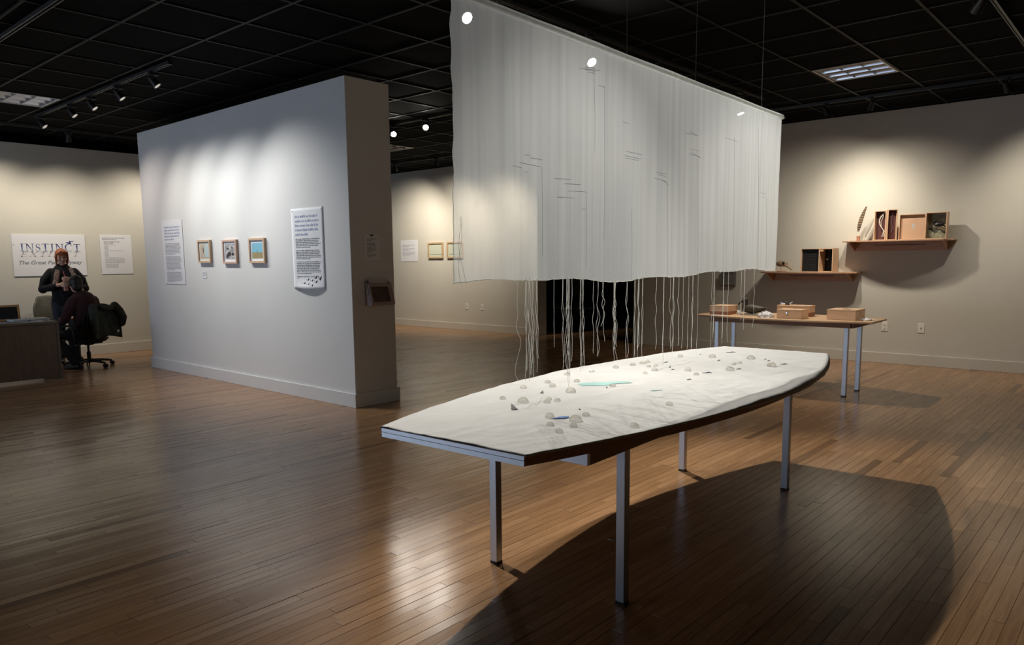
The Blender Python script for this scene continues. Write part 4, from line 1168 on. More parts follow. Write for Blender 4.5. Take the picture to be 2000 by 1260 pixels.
t, y, a, b = frame((PXF, 7.905, 1.620), BW, 0.340, 0.285, 'rightmost framed picture on the partition, blue sky over tan field', mw=0.028, group='three framed pictures on the partition')
rect(t, 'photo_sky', -a, a, -0.018, b, y, mat('photo_sky', (0.22, 0.50, 0.64), 0.6, var=0.08, vscale=4))
rect(t, 'photo_field', -a, a, -b, -0.018, y, mat('photo_field', (0.33, 0.28, 0.14), 0.6, var=0.12, vscale=30))
flat(t, 'photo_figure', [(-0.006, -0.018), (0.002, -0.018), (0.002, 0.004), (0.0, 0.016), (-0.005, 0.016), (-0.006, 0.0)], y-0.0004, M['ink_dark'])

# end face of the partition: clipped sheet and slanted literature box
s = sheet((4.836, PY0, 1.632), 0, 0.205, 0.262, 'white notice clipped to the dark end of the partition', 0.004, 'notice_sheet')
mb = MB(); z = textblock(mb, -0.06, 0.06, 0.085, 2, 0.016, 0.008, rg, -0.0046); z = textblock(mb, -0.06, 0.055, z-0.01, 8, 0.013, 0.007, rg, -0.0046); z = textblock(mb, -0.06, 0.06, z-0.012, 3, 0.013, 0.007, rg, -0.0046)
tag(mb.build('body_text', M['ink'], s), kind='stuff')
MB().box(-0.018, 0.018, -0.010, -0.004, 0.112, 0.126).build('clip', M['black'], s, bevel=0.002)
lb = thing('literature_rack', (4.882, PY0, 1.05), 'slanted wooden literature rack on the dark end of the partition', 'rack', 0)
M['rackwood'] = woodmat('rack_wood', (0.36, 0.28, 0.26), (0.46, 0.36, 0.33), 0.5, 'x')
SLT = Mtr((0, -0.105, 0.0), rx=math.radians(-16))
for (x0, x1, z0, z1) in ((-0.150, 0.150, 0.0, 0.024), (-0.150, 0.150, 0.185, 0.215), (-0.150, -0.125, 0.024, 0.185), (0.095, 0.150, 0.024, 0.185)):
    MB().box(x0, x1, -0.012, 0.012, z0, z1, M=SLT).build('front_frame', M['rackwood'], lb, bevel=0.002)
MB().box(-0.125, 0.095, -0.004, 0.004, 0.024, 0.185, M=SLT).build('leaflet', mat('leaflet_brown', (0.10, 0.065, 0.05), 0.6, var=0.3, vscale=25), lb)
for x in (-0.150, 0.138):
    MB().prism([(0, 0), (-0.105, 0.0), (-0.046, 0.205), (0, 0.24)], x, x+0.012, axis='x').build('side_panel', M['rackwood'], lb)
MB().box(-0.150, 0.150, -0.105, 0, -0.012, 0).build('bottom_panel', M['rackwood'], lb)
MB().box(-0.12, 0.12, -0.034, -0.028, 0.20, 0.262).build('header_card', mat('card', (0.62, 0.55, 0.53), 0.7), lb)

# wall beyond: text sheet and two small frames
s = sheet((WX, 12.98, 1.70), BW, 0.57, 0.475, 'white text sheet on the wall beyond the partition')
mb = MB(); z = textblock(mb, -0.22, 0.22, 0.13, 2, 0.03, 0.014, rg, -0.0066); z = textblock(mb, -0.22, 0.22, z-0.02, 2, 0.03, 0.014, rg, -0.0066); z = textblock(mb, -0.22, 0.22, z-0.02, 4, 0.022, 0.010, rg, -0.0066)
tag(mb.build('body_text', M['ink_soft'], s), kind='stuff')
for (yc, lab) in ((12.09, 'left small framed pale green picture beyond the partition'), (11.49, 'right small framed pale green picture, half behind the sheer edge')):
    t, y, a, b = frame((WX, yc, 1.695), BW, 0.475, 0.345, lab, fw=0.035, m=woodmat('frame_gold', (0.42, 0.29, 0.16), (0.56, 0.40, 0.24), 0.5, 'z'), mat_m=mat('pale_green', (0.55, 0.58, 0.47), 0.8), mw=0.0, group='small framed pictures beyond the partition')
    rect(t, 'horizon_line', -a+0.03, a-0.01, -b+0.045, -b+0.055, y, mat('line_green', (0.16, 0.18, 0.13), 0.7))

# ------------------------------------------------------------------ title sign
SG = thing('title_sign', (4.06, LY, 1.622), 'wide white title sign behind the standing person on the left wall', 'sign', 0)
MB().box(-0.508, 0.508, -0.012, -0.0005, -0.317, 0.317).build('board', M['paper'], SG)
def gradient_ink(name, ctop, cbot, z0, z1):
    m, nt, b, out = newmat(name); N = nt.nodes; L = nt.links
    tc = N.new('ShaderNodeTexCoord'); sx = N.new('ShaderNodeSeparateXYZ'); L.new(tc.outputs['Object'], sx.inputs[0])
    mr = N.new('ShaderNodeMapRange'); mr.inputs[1].default_value = z0; mr.inputs[2].default_value = z1
    L.new(sx.outputs['Z'], mr.inputs[0]); r = N.new('ShaderNodeValToRGB')
    r.color_ramp.elements[0].color = (*cbot, 1); r.color_ramp.elements[1].color = (*ctop, 1); r.color_ramp.elements[1].position = 0.6
    L.new(mr.outputs[0], r.inputs[0]); L.new(r.outputs[0], b.inputs['Base Color']); b.inputs['Roughness'].default_value = 0.8
    return m
INKB = gradient_ink('ink_navy_fade', (0.022, 0.035, 0.20), (0.30, 0.40, 0.58), 0.0, 0.112)
INKG = gradient_ink('ink_grey_fade', (0.42, 0.43, 0.45), (0.68, 0.69, 0.71), -0.075, 0.0)
def ribbon(pts, ws):
    """flat stroke with varying width in the x-z plane, returned as quads"""
    out = []; n = len(pts); Ls = []; Rs = []
    for i in range(n):
        a = Vector(pts[max(0, i-1)]); c = Vector(pts[min(n-1, i+1)]); d = (c-a).normalized(); nn = Vector((-d.y, d.x))
        p = Vector(pts[i]); Ls.append(p+nn*ws[i]/2); Rs.append(p-nn*ws[i]/2)
    for i in range(n-1): out.append([Ls[i], Rs[i], Rs[i+1], Ls[i+1]])
    return out
def arc(cx, cz, rx, rz, a0, a1, n=14):
    return [(cx+rx*math.cos(math.radians(a0+(a1-a0)*k/n)), cz+rz*math.sin(math.radians(a0+(a1-a0)*k/n))) for k in range(n+1)]
def glyph(ch, bold=1.3):
    q = []; e_ = 0.05*bold; w_ = 0.06*bold**0.5
    R4 = lambda x0, x1, z0, z1: q.append([Vector((x0, z0)), Vector((x1, z0)), Vector((x1, z1)), Vector((x0, z1))])
    if ch == 'I':
        R4(0.14, 0.28, 0, 1); R4(0.02, 0.40, 0, e_); R4(0.02, 0.40, 1-e_, 1); return q, 0.44
    if ch == 'N':
        R4(0.14, 0.14+w_, 0, 1); R4(0.02, 0.33, 0, e_); R4(0.0, 0.22, 1-e_, 1); R4(0.84-w_, 0.84, 0, 1); R4(0.66, 0.97, 1-e_, 1)
        q.append([Vector((0.12, 1)), Vector((0.28, 1)), Vector((0.84, 0)), Vector((0.76, 0))]); return q, 1.0
    if ch == 'S':
        p = arc(0.30, 0.75, 0.20, 0.22, 20, 180, 10)+arc(0.31, 0.74, 0.21, 0.22, 190, 255, 5)+arc(0.27, 0.25, 0.22, 0.24, 70, -90, 12)+arc(0.27, 0.25, 0.22, 0.235, -100, -165, 6)
        w = [0.05+0.11*math.exp(-((i-len(p)*0.47)/6)**2) for i in range(len(p))]
        q += ribbon(p, w); R4(0.47, 0.50, 0.70, 0.90); R4(0.03, 0.06, 0.08, 0.30); return q, 0.60
    if ch == 'T':
        R4(0.33, 0.47, 0, 1); R4(0.20, 0.60, 0, e_); R4(0.02, 0.78, 1-e_, 1); R4(0.02, 0.05, 0.80, 1); R4(0.75, 0.78, 0.80, 1); return q, 0.84
    if ch == 'C':
        p = arc(0.50, 0.5, 0.42, 0.49, 48, 312, 26); w = [0.05+0.10*math.exp(-((i-13)/6)**2) for i in range(len(p))]
        q += ribbon(p, w); R4(0.79, 0.82, 0.68, 0.92); return q, 0.90
    if ch == 'E':
        R4(0.12, 0.26, 0, 1); R4(0.02, 0.68, 0, e_); R4(0.02, 0.66, 1-e_, 1); R4(0.26, 0.54, 0.5-e_/2, 0.5+e_/2); R4(0.65, 0.68, 0, 0.22); R4(0.63, 0.66, 0.78, 1); return q, 0.76
    if ch == 'X':
        q.append([Vector((0.10, 1)), Vector((0.26, 1)), Vector((0.82, 0)), Vector((0.66, 0))]); q.append([Vector((0.74, 1)), Vector((0.80, 1)), Vector((0.20, 0)), Vector((0.14, 0))])
        R4(0.02, 0.36, 1-e_, 1); R4(0.62, 0.90, 1-e_, 1); R4(0.04, 0.32, 0, e_); R4(0.56, 0.92, 0, e_); return q, 0.94
def word(txt, x0, x1, zbase, h, y, m, shear=0.0, flip=1, nm='letter', gap=0.10):
    gs = [glyph(c) for c in txt]; tot = sum(g[1] for g in gs)+gap*(len(gs)-1); sc = (x1-x0)/tot; x = x0
    for g, adv in gs:
        mb = MB()
        for quad in g: mb.add([(p.x*sc+shear*p.y*h, 0, p.y*h) for p in quad], [(0, 1, 2, 3)])
        o = mb.build(nm, m, SG, fix=False); o.location = (x, y, zbase)
        x += (adv+gap)*sc
YB = -0.0126
word('INSTINCT', -0.405, 0.440, 0.317-0.252, 0.112, YB, INKB)
# the grey slanted reflection word below (runs downwards from the same baseline)
def word_down(txt, x0, x1, ztop, h, y, m, shear):
    gs = [glyph(c, 2.6) for c in txt]; tot = sum(g[1] for g in gs)+0.12*(len(gs)-1); sc = (x1-x0)/tot; x = x0
    for g, adv in gs:
        mb = MB()
        for quad in g: mb.add([(p.x*sc-shear*(1-p.y)*h, 0, -(1-p.y)*h) for p in quad], [(0, 1, 2, 3)])
        o = mb.build('reflected_letter', m, SG, fix=False); o.location = (x, y, ztop)
        x += (adv+0.12)*sc
word_down('EXTINCT', -0.385, 0.44, 0.317-0.258, 0.078, YB, INKG, 0.42)
# little duck perched on the C
dk_ = MB()
dk_.add([(x*0.055, 0, z*0.055) for x, z in ((-1.0, 0.1), (-0.3, -0.1), (0.2, -0.35), (0.55, -0.25), (0.6, 0.1), (0.35, 0.2), (0.5, 0.5), (0.25, 0.75), (0.1, 0.5), (0.05, 0.2), (-0.4, 0.25))], [(0, 1, 2, 3, 4, 5, 9, 10), (5, 6, 7, 8, 9)])
dk_.add([(x*0.055, 0, z*0.055) for x, z in ((0.35, 0.55), (1.3, 0.62), (1.2, 0.42), (0.55, 0.35))], [(0, 1, 2, 3)])
o = dk_.build('duck_mark', mat('ink_navy', (0.022, 0.035, 0.16), 0.8), SG, fix=False); o.location = (0.275, YB-0.0003, 0.317-0.125)
cu = bpy.data.curves.new('subtitle', 'FONT'); cu.body = 'The Great Pacific Flyway'; cu.size = 0.080; cu.shear = 0.28; cu.offset = 0.0008; cu.align_x = 'LEFT'
co = bpy.data.objects.new('tmp_text', cu); C.objects.link(co)
bpy.context.view_layer.update()
me = bpy.data.meshes.new_from_object(co.evaluated_get(bpy.context.evaluated_depsgraph_get()))
bpy.data.objects.remove(co); bpy.data.curves.remove(cu)
wd = max(v.co.x for v in me.vertices)
k = 0.895/wd
me.transform(Matrix.Rotation(PI/2, 4, 'X') @ Matrix.Diagonal((k, 1.0, 1, 1)))
o = link('subtitle_lettering', me, mat('ink_slate', (0.13, 0.14, 0.18), 0.8), SG); o.location = (-0.448, YB, 0.317-0.455); tag(o, kind='stuff')
MB().tube([(-0.488, -0.016, 0.162), (-0.488, -0.010, 0.162)], 0.007, 10).build('mounting_pin', M['chrome'], SG, smooth=True)

# list sheet beside the sign
s = sheet((5.045, LY, 1.63), 0, 0.495, 0.64, 'white list sheet on the left wall beside the partition')
mb = MB(); z = textblock(mb, -0.21, 0.16, 0.275, 2, 0.022, 0.011, rg, -0.0066); z = textblock(mb, -0.19, 0.10, 0.215, 2, 0.022, 0.012, rg, -0.0066)
tag(mb.build('heading_text', M['ink'], s), kind='stuff')
mb = MB(); z = 0.165
for n_, e in ((1, 0.0), (4, -0.12), (1, 0.14), (5, -0.12), (1, 0.12)): z = textblock(mb, -0.185, e, z, n_, 0.018, 0.008, rg, -0.0066, last=1)-0.004
for n_, e in ((2, 0.13), (2, 0.15), (4, 0.03)): z = textblock(mb, -0.185, e, z, n_, 0.018, 0.009, rg, -0.0066, last=1)-0.004
tag(mb.build('body_text', M['ink_soft'], s), kind='stuff')
# ------------------------------------------------------------------ desk and what lies on it
M['walnut'] = woodmat('dark_walnut', (0.080, 0.048, 0.030), (0.125, 0.078, 0.050), 0.45, 'z', scale=5)
M['walnut_top'] = woodmat('walnut_top', (0.085, 0.065, 0.045), (0.12, 0.09, 0.06), 0.4, 'x', scale=5)
DZ_ = 0.755
de = thing('office_desk', (3.35, 10.79, 0), 'dark walnut office desk at the left picture edge', 'desk')
MB().box(-1.55, 0.0, 0, 0.72, DZ_-0.030, DZ_).build('desktop', M['walnut_top'], de, bevel=0.002)
MB().box(-0.030, -0.002, 0.012, 0.70, 0.0, DZ_-0.0305).build('side_panel', M['walnut_top'], de, bevel=0.002)
MB().box(-1.53, -1.50, 0.012, 0.70, 0.0, DZ_-0.0305).build('side_panel', M['walnut_top'], de, bevel=0.002)
MB().box(-1.50, -0.0305, 0.020, 0.040, 0.03, DZ_-0.0305).build('modesty_panel', M['walnut'], de)
dz = DZ_+0.0006
def stack(loc, rz, w, d, hs, cols, name, label, cat):
    t = thing(name, loc, label, cat, rz, 'papers on the desk')
    z = 0
    for k, (h, c) in enumerate(zip(hs, cols)):
        o = MB().box(-w/2, w/2, -d/2, d/2, z, z+h).build('leaf_block', c, t)
        o.rotation_euler = (0, 0, rnd.uniform(-0.12, 0.12)); z += h+0.0003
    return t
M['mag'] = mat('magazine_green', (0.34, 0.36, 0.16), 0.4, col2=(0.50, 0.48, 0.36), vscale=30)
M['mag2'] = mat('magazine_grey', (0.42, 0.42, 0.44), 0.5, col2=(0.25, 0.25, 0.28), vscale=18)
stack((2.765, 11.12, dz), 0.06, 0.20, 0.28, [0.001], [M['paper']], 'paper_sheet', 'single white sheet on the desk at the picture edge', 'paper')
stack((2.985, 11.15, dz), 0.05, 0.17, 0.26, [0.008, 0.006, 0.008, 0.004], [M['mag2'], M['paper'], M['mag2'], M['paper']], 'brochure_stack', 'grey brochure stack in the middle of the desk', 'brochures')
stack((3.21, 11.18, dz), -0.06, 0.23, 0.27, [0.01, 0.008, 0.008, 0.006], [M['paper'], M['mag2'], M['paper'], M['mag']], 'brochure_stack', 'larger brochure stack with a greenish cover near the desk corner', 'brochures')
stack((3.10, 10.90, dz), 0.08, 0.20, 0.12, [0.002, 0.002], [M['paper'], M['mag2']], 'leaflet', 'thin leaflets at the front edge of the desk', 'leaflet')
# framed black board
fb = thing('framed_blackboard', (2.80, 11.36, dz), 'small black board in an orange wood frame standing on the desk', 'board', rot=(math.radians(-8), 0, 0))
M['orangewood'] = woodmat('orange_wood', (0.42, 0.20, 0.06), (0.58, 0.30, 0.10), 0.5, 'x')
for (x0, x1, z0, z1) in ((-0.28, 0.28, 0.183, 0.208), (-0.28, 0.28, 0.0, 0.025), (-0.28, -0.255, 0.025, 0.183), (0.255, 0.28, 0.025, 0.183)):
    MB().box(x0, x1, -0.012, 0.006, z0, z1).build('frame', M['orangewood'], fb, bevel=0.002)
MB().box(-0.255, 0.255, -0.004, 0.004, 0.025, 0.183).build('panel', M['dark'], fb)

# ------------------------------------------------------------------ swivel chairs
def swivel_chair(loc, rz, fabric, label, seat_z=0.42, back_top=0.90, arms=True):
    t = thing('swivel_chair', loc, label, 'chair', rz, 'swivel chairs at the desk')
    def seat(u, v):
        a = 2*PI*u; r_ = abs(math.cos(a))**4+abs(math.sin(a))**4
        q = (1/r_)**0.25
        if v < 0.5: k = v*2; return (0.235*q*math.cos(a)*k**0.5, 0.235*q*math.sin(a)*k**0.5, seat_z+0.012*(1-k)-0.0*k)
        k = (v-0.5)*2; return (0.235*q*math.cos(a)*(1+0.02*math.sin(PI*k)-0.2*k), 0.235*q*math.sin(a)*(1+0.02*math.sin(PI*k)-0.2*k), seat_z-0.055*k)
    MB().grid(seat, 40, 14, closeu=True).build('seat', fabric, t, smooth=True, ang=80)
    def back(u, v):
        x = (u-0.5)*2; z = seat_z+0.10+(back_top-seat_z-0.10)*v
        w = 0.225*(1-0.25*max(0, v-0.6)/0.4*abs(x)**0)*(0.86+0.14*math.sin(PI*v))
        y = 0.255-0.06*x*x+0.035*math.sin(PI*v*0.9)*-1+0.05*v
        rc = 0.03*(abs(x)**6)*(1 if v > 0.8 else 0)
        return (w*x, y, z-rc)
    MB().grid(back, 19, 15).build('backrest', fabric, t, smooth=True, ang=80, solid=0.03)
    MB().tube([(0, 0.10, seat_z-0.05), (0, 0.24, seat_z-0.06), (0, 0.30, seat_z+0.02), (0, 0.29, seat_z+0.22)], 0.018, 8, flat=(0.6, 1.8)).build('back_bracket', M['black'], t, smooth=True)
    MB().tube([(0, 0, 0.10), (0, 0, 0.22)], 0.028, 12).build('column_cover', M['black'], t, smooth=True)
    MB().tube([(0, 0, 0.22), (0, 0, seat_z-0.05)], 0.016, 12).build('gas_lift', M['black'], t, smooth=True)
    MB().box(-0.10, 0.10, -0.09, 0.12, seat_z-0.085, seat_z-0.052).build('mechanism', M['black'], t, bevel=0.008)
    MB().tube([(0.08, 0.02, seat_z-0.075), (0.22, 0.05, seat_z-0.085), (0.26, 0.06, seat_z-0.08)], [0.006, 0.008, 0.012], 8).build('lever', M['black'], t, smooth=True)
    b = MB(); bs = b.lathe([(0.01, 0.06), (0.045, 0.062), (0.042, 0.11), (0.01, 0.115)], 16).build('hub', M['black'], t, smooth=True)
    for k in range(5):
        a = 2*PI*k/5+0.25; d = Vector((math.cos(a), math.sin(a), 0))
        arm = MB().tube([d*0.03+Vector((0, 0, 0.095)), d*0.18+Vector((0, 0, 0.085)), d*0.30+Vector((0, 0, 0.068)), d*0.31+Vector((0, 0, 0.058))], [0.024, 0.020, 0.015, 0.012], 8).build('base_arm', M['black'], t, smooth=True)
        sd = Vector((-d.y, d.x, 0))
        for s in (-1, 1):
            c = d*0.315+sd*0.014*s+Vector((0, 0, 0.028))
            MB().tube([c-sd*0.009, c+sd*0.009], 0.028, 16).build('caster', M['black'], arm, smooth=True)
    if arms:
        for s in (-1, 1):
            MB().tube([(s*0.20, 0.05, seat_z-0.03), (s*0.27, 0.05, seat_z+0.02), (s*0.275, 0.03, seat_z+0.18)], 0.013, 8).build('arm_post', M['black'], t, smooth=True)
            MB().box(s*0.275-0.035, s*0.275+0.035, -0.12, 0.13, seat_z+0.18, seat_z+0.205).build('arm_pad', M['black'], t, bevel=0.010)
    return t
M['mesh_black'] = mat('chair_black', (0.012, 0.012, 0.012), 0.7, var=0.2, vscale=60)
M['chair_grey'] = mat('chair_grey', (0.10, 0.10, 0.085), 0.85, var=0.15, vscale=40)
CHR = PI+0.42
CHP = (4.00, 11.74, 0)
swivel_chair(CHP, CHR, M['mesh_black'], 'black swivel chair under the seated person')
swivel_chair((3.95, 12.80, 0), 0.2, M['chair_grey'], 'grey swivel chair half hidden behind the standing person', seat_z=0.45, back_top=1.00, arms=False)

# ------------------------------------------------------------------ people
def remesh_obj(name, mb, voxel, m, parent=None, smooth_it=6):
    me = mb.mesh('tmp')
    o = bpy.data.objects.new('tmp', me); C.objects.link(o)
    r = o.modifiers.new('r', 'REMESH'); r.mode = 'VOXEL'; r.voxel_size = voxel; r.use_smooth_shade = True
    s = o.modifiers.new('s', 'SMOOTH'); s.factor = 0.5; s.iterations = smooth_it
    bpy.context.view_layer.update()
    out = bpy.data.meshes.new_from_object(o.evaluated_get(bpy.context.evaluated_depsgraph_get()))
    bpy.data.objects.remove(o); bpy.data.meshes.remove(me)
    out.name = name
    out.polygons.foreach_set('use_smooth', [True]*len(out.polygons))
    return link(name, out, m, parent)
def chain(mb, pts, rad, flat=None, n=14):
    mb.tube(pts, rad, n, flat=flat)
    for p, r in zip(pts, rad):
        f = flat or (1, 1)
        mb.ell(p, (r*f[0], r*f[1], r*0.9) if flat else (r, r, r), 12, 8)
M['skin'] = mat('skin', (0.60, 0.36, 0.27), 0.55, var=0.05, vscale=20)
M['red_hair'] = mat('copper_hair', (0.34, 0.095, 0.028), 0.45, var=0.4, vscale=25, stretch=(3, 3, 0.5))
M['dark_hair'] = mat('dark_hair', (0.010, 0.008, 0.007), 0.5, var=0.3, vscale=40)
M['knit_black'] = mat('black_knit', (0.007, 0.007, 0.008), 0.9, var=0.2, vscale=50)
M['maroon_knit'] = mat('maroon_knit', (0.045, 0.016, 0.018), 0.9, var=0.15, vscale=40)
M['denim'] = mat('dark_denim', (0.025, 0.028, 0.038), 0.85, var=0.3, vscale=40)
M['shoe'] = mat('black_shoe', (0.008, 0.008, 0.008), 0.4)

def head_geo(mb, c, tilt=0.0, turn=0.0):
    T = Mtr(c, rx=tilt, rz=turn)
    mb.ell((0, 0, 0.02), (0.073, 0.092, 0.098), 18, 12, M=T)
    mb.ell((0, -0.030, -0.050), (0.054, 0.058, 0.060), 16, 10, M=T)
    mb.ell((0, -0.068, -0.088), (0.026, 0.024, 0.022), 12, 8, M=T)
    mb.tube([(0, -0.088, 0.018), (0, -0.100, -0.008), (0, -0.112, -0.022), (0, -0.098, -0.032)], [0.008, 0.010, 0.013, 0.009], 8, M=T)
    for s in (-1, 1):
        mb.ell((s*0.074, 0.010, -0.008), (0.008, 0.018, 0.030), 10, 8, M=T)
        mb.ell((s*0.034, -0.070, -0.020), (0.026, 0.024, 0.022), 10, 8, M=T)
        mb.ell((s*0.030, -0.084, 0.030), (0.026, 0.010, 0.008), 10, 8, M=T)
    mb.ell((0, -0.088, -0.055), (0.024, 0.012, 0.011), 10, 8, M=T)
    return T
def fingers(mb, cup, rc, z0, a0, a1, dz, up=0.0):
    """four fingers curled round a vertical cup axis, lengths differing, with three joints each"""
    for k, ln in enumerate((0.86, 1.0, 0.95, 0.76)):
        z = z0+dz*(1.5-k); pts = []; rd = []
        for q in range(6):
            t = q/5; a = math.radians(a0+(a1-a0)*ln*t)
            rr = rc+0.004*(1-t)
            pts.append((cup[0]+rr*math.cos(a), cup[1]+rr*math.sin(a), z+up*t)); rd.append(0.0088-0.0022*t)
        chain(mb, pts, rd, n=10)

# --- standing woman-shaped figure by the sign
WLOC, WRZ = (3.97, 12.44, 0.0), -0.22
cup = (0.0, -0.255)
wb_ = MB()
for s in (-1, 1):
    chain(wb_, [(s*0.085, 0, 0.86), (s*0.095, -0.01, 0.47), (s*0.10, 0.02, 0.09)], [0.080, 0.052, 0.036])
    chain(wb_, [(s*0.10, 0.03, 0.05), (s*0.105, -0.06, 0.04), (s*0.11, -0.13, 0.03)], [0.038, 0.036, 0.026])
chain(wb_, [(0, 0.0, 0.88), (0, 0.0, 1.02), (0, -0.005, 1.16), (0, 0.0, 1.30), (0, 0.005, 1.39)], [0.155, 0.130, 0.150, 0.160, 0.115], flat=(1.0, 0.66))
chain(wb_, [(0, 0.005, 1.39), (0, -0.015, 1.50)], [0.052, 0.047])
WT = head_geo(wb_, (0, -0.035, 1.585), 0.16)
for s, zh in ((-1, 1.185), (1, 1.262)):
    chain(wb_, [(s*0.16, 0.0, 1.355), (s*0.245, -0.02, 1.12), (s*0.10, -0.185, zh-0.01)], [0.052, 0.042, 0.028])
    chain(wb_, [(s*0.10, -0.185, zh-0.01), (s*0.062, -0.225, zh), (s*0.046, -0.252, zh)], [0.026, 0.024, 0.020])
    if s < 0:
        fingers(wb_, cup, 0.043, zh, 185, 345, 0.019)
        chain(wb_, [(s*0.060, -0.215, zh+0.012), (s*0.038, -0.212, zh+0.030), (s*0.010, -0.214, zh+0.038)], [0.011, 0.010, 0.008], n=10)
    else:
        fingers(wb_, cup, 0.043, zh, -5, -160, 0.018, up=0.006)
        chain(wb_, [(s*0.060, -0.215, zh+0.012), (s*0.036, -0.212, zh+0.028), (s*0.008, -0.213, zh+0.034)], [0.011, 0.010, 0.008], n=10)
wo = remesh_obj('person', wb_, 0.0055, M['skin'], smooth_it=3)
wo.location = WLOC; wo.rotation_euler = (0, 0, WRZ)
tag(wo, 'standing person with copper hair and black sweater holding a drink', 'person')
sw = MB()
chain(sw, [(0, 0.0, 0.93), (0, 0.0, 1.04), (0, -0.005, 1.16), (0, 0.0, 1.30), (0, 0.005, 1.39)], [0.180, 0.160, 0.178, 0.182, 0.122], flat=(1.0, 0.72))
for s, zh in ((-1, 1.185), (1, 1.262)):
    chain(sw, [(s*0.150, 0.0, 1.36), (s*0.235, -0.01, 1.25), (s*0.270, -0.02, 1.12), (s*0.19, -0.10, 1.14), (s*0.115, -0.17, zh-0.015)], [0.068, 0.066, 0.064, 0.055, 0.040])
remesh_obj('sweater', sw, 0.009, M['knit_black'], wo, 5)
tr2 = MB()
for s in (-1, 1): chain(tr2, [(s*0.085, 0, 0.90), (s*0.095, -0.01, 0.47), (s*0.10, 0.02, 0.10)], [0.100, 0.068, 0.055])
chain(tr2, [(0, 0.0, 0.86), (0, 0, 0.96)], [0.168, 0.160], flat=(1, 0.72))
remesh_obj('trousers', tr2, 0.010, M['denim'], wo, 5)
for s in (-1, 1):
    sh_ = MB(); chain(sh_, [(s*0.10, 0.03, 0.048), (s*0.105, -0.06, 0.046), (s*0.11, -0.135, 0.036)], [0.046, 0.044, 0.034]); sh_.box(s*0.10-0.04, s*0.11+0.04, -0.165, 0.07, 0.0, 0.03)
    remesh_obj('shoe', sh_, 0.008, M['shoe'], wo, 3)
hr = MB(); T = WT
hr.ell((0, 0.024, 0.042), (0.083, 0.092, 0.088), 20, 12, M=T)
# side-swept fringe from the parting, in locks
for k in range(6):
    x1 = -0.062+0.020*k
    hr.tube([(0.030, -0.040, 0.118), (0.030-(0.030-x1)*0.5, -0.082, 0.098-0.002*k), (x1, -0.095+0.004*abs(k-3), 0.062-0.004*k), (x1-0.016, -0.086, 0.040-0.006*(k%2))], [0.014, 0.014, 0.010, 0.003], 8, M=T)
hr.tube([(0.032, -0.042, 0.116), (0.064, -0.066, 0.080), (0.078, -0.055, 0.025)], [0.014, 0.018, 0.010], 8, M=T)
for s in (-1, 1):
    for k in range(3):
        hr.tube([(s*0.064, -0.040+0.022*k, 0.070), (s*0.077, -0.034+0.024*k, 0.0), (s*(0.074-0.003*k), -0.022+0.022*k, -0.065), (s*(0.060+0.006*k), -0.012+0.02*k, -0.115-0.015*k)], [0.013, 0.014, 0.014, 0.009], 8, M=T)
hr.ell((0, 0.070, -0.02), (0.062, 0.045, 0.09), 14, 10, M=T)
remesh_obj('hair', hr, 0.005, M['red_hair'], wo, 2)
M['eye'] = mat('eye_dark', (0.03, 0.02, 0.015), 0.3)
for s in (-1, 1):
    e = MB(); e.ell((s*0.031, -0.0885, 0.006), (0.0125, 0.006, 0.0055), 10, 8, M=T); e.build('eye', M['eye'], wo, smooth=True)
    e = MB(); e.tube([(s*0.014, -0.0945, 0.028), (s*0.032, -0.0945, 0.033), (s*0.050, -0.083, 0.027)], 0.0032, 6, M=T); e.build('eyebrow', M['red_hair'], wo, smooth=True)
MB().ell((0, -0.0985, -0.055), (0.021, 0.005, 0.0065), 12, 8, M=T).build('lips', mat('lips', (0.45, 0.13, 0.11), 0.4), wo, smooth=True)
# scarf: loop and two printed ends
M['scarf'] = mat('plum_scarf', (0.10, 0.055, 0.065), 0.9, col2=(0.17, 0.12, 0.13), vscale=40)
M['scarf_print'] = mat('printed_scarf', (0.42, 0.33, 0.26), 0.9, col2=(0.13, 0.07, 0.05), vscale=45)
sc_ = MB()
loop = [(0.098*math.sin(2*PI*k/20)*(1.0), -0.016-0.108*math.cos(2*PI*k/20), 1.440-0.022*math.cos(2*PI*k/20)) for k in range(21)]
sc_.tube(loop, [0.044+0.006*math.sin(k*1.7) for k in range(21)], 12, cap=False)
scf = remesh_obj('scarf', sc_, 0.008, M['scarf'], wo, 3)
for pts, w in (([(-0.075, -0.128, 1.40), (-0.088, -0.150, 1.33), (-0.100, -0.160, 1.26), (-0.118, -0.170, 1.19)], 0.035), ([(0.085, -0.115, 1.43), (0.112, -0.140, 1.37), (0.130, -0.146, 1.32), (0.145, -0.148, 1.275)], 0.034)):
    MB().tube(pts, [w*0.8, w, w*1.05, w*1.1], 12, flat=(1.0, 0.30)).build('scarf_end', M['scarf_print'], scf, smooth=True)
# the drink
cw = Matrix.Translation(WLOC) @ Matrix.Rotation(WRZ, 4, 'Z') @ Vector((cup[0], cup[1], 1.095))
dr = thing('iced_drink', cw, 'orange-pink drink in a clear cup with straw held by the standing person', 'cup')
MB().lathe([(0.004, 0), (0.028, 0.0), (0.0365, 0.19), (0.034, 0.19), (0.027, 0.006)], 22).build('cup', mat('cup_drink', (0.55, 0.24, 0.16), 0.25, var=0.1), dr, smooth=True)
MB().lathe([(0.002, 0.188), (0.0385, 0.188), (0.0385, 0.194), (0.030, 0.204), (0.002, 0.206)], 22).build('lid', mat('lid_clear', (0.55, 0.42, 0.38), 0.2), dr, smooth=True)
MB().tube([(0.006, 0, 0.19), (-0.012, 0.004, 0.285)], 0.0055, 10).build('straw', mat('straw_pink', (0.62, 0.16, 0.16), 0.35), dr, smooth=True)

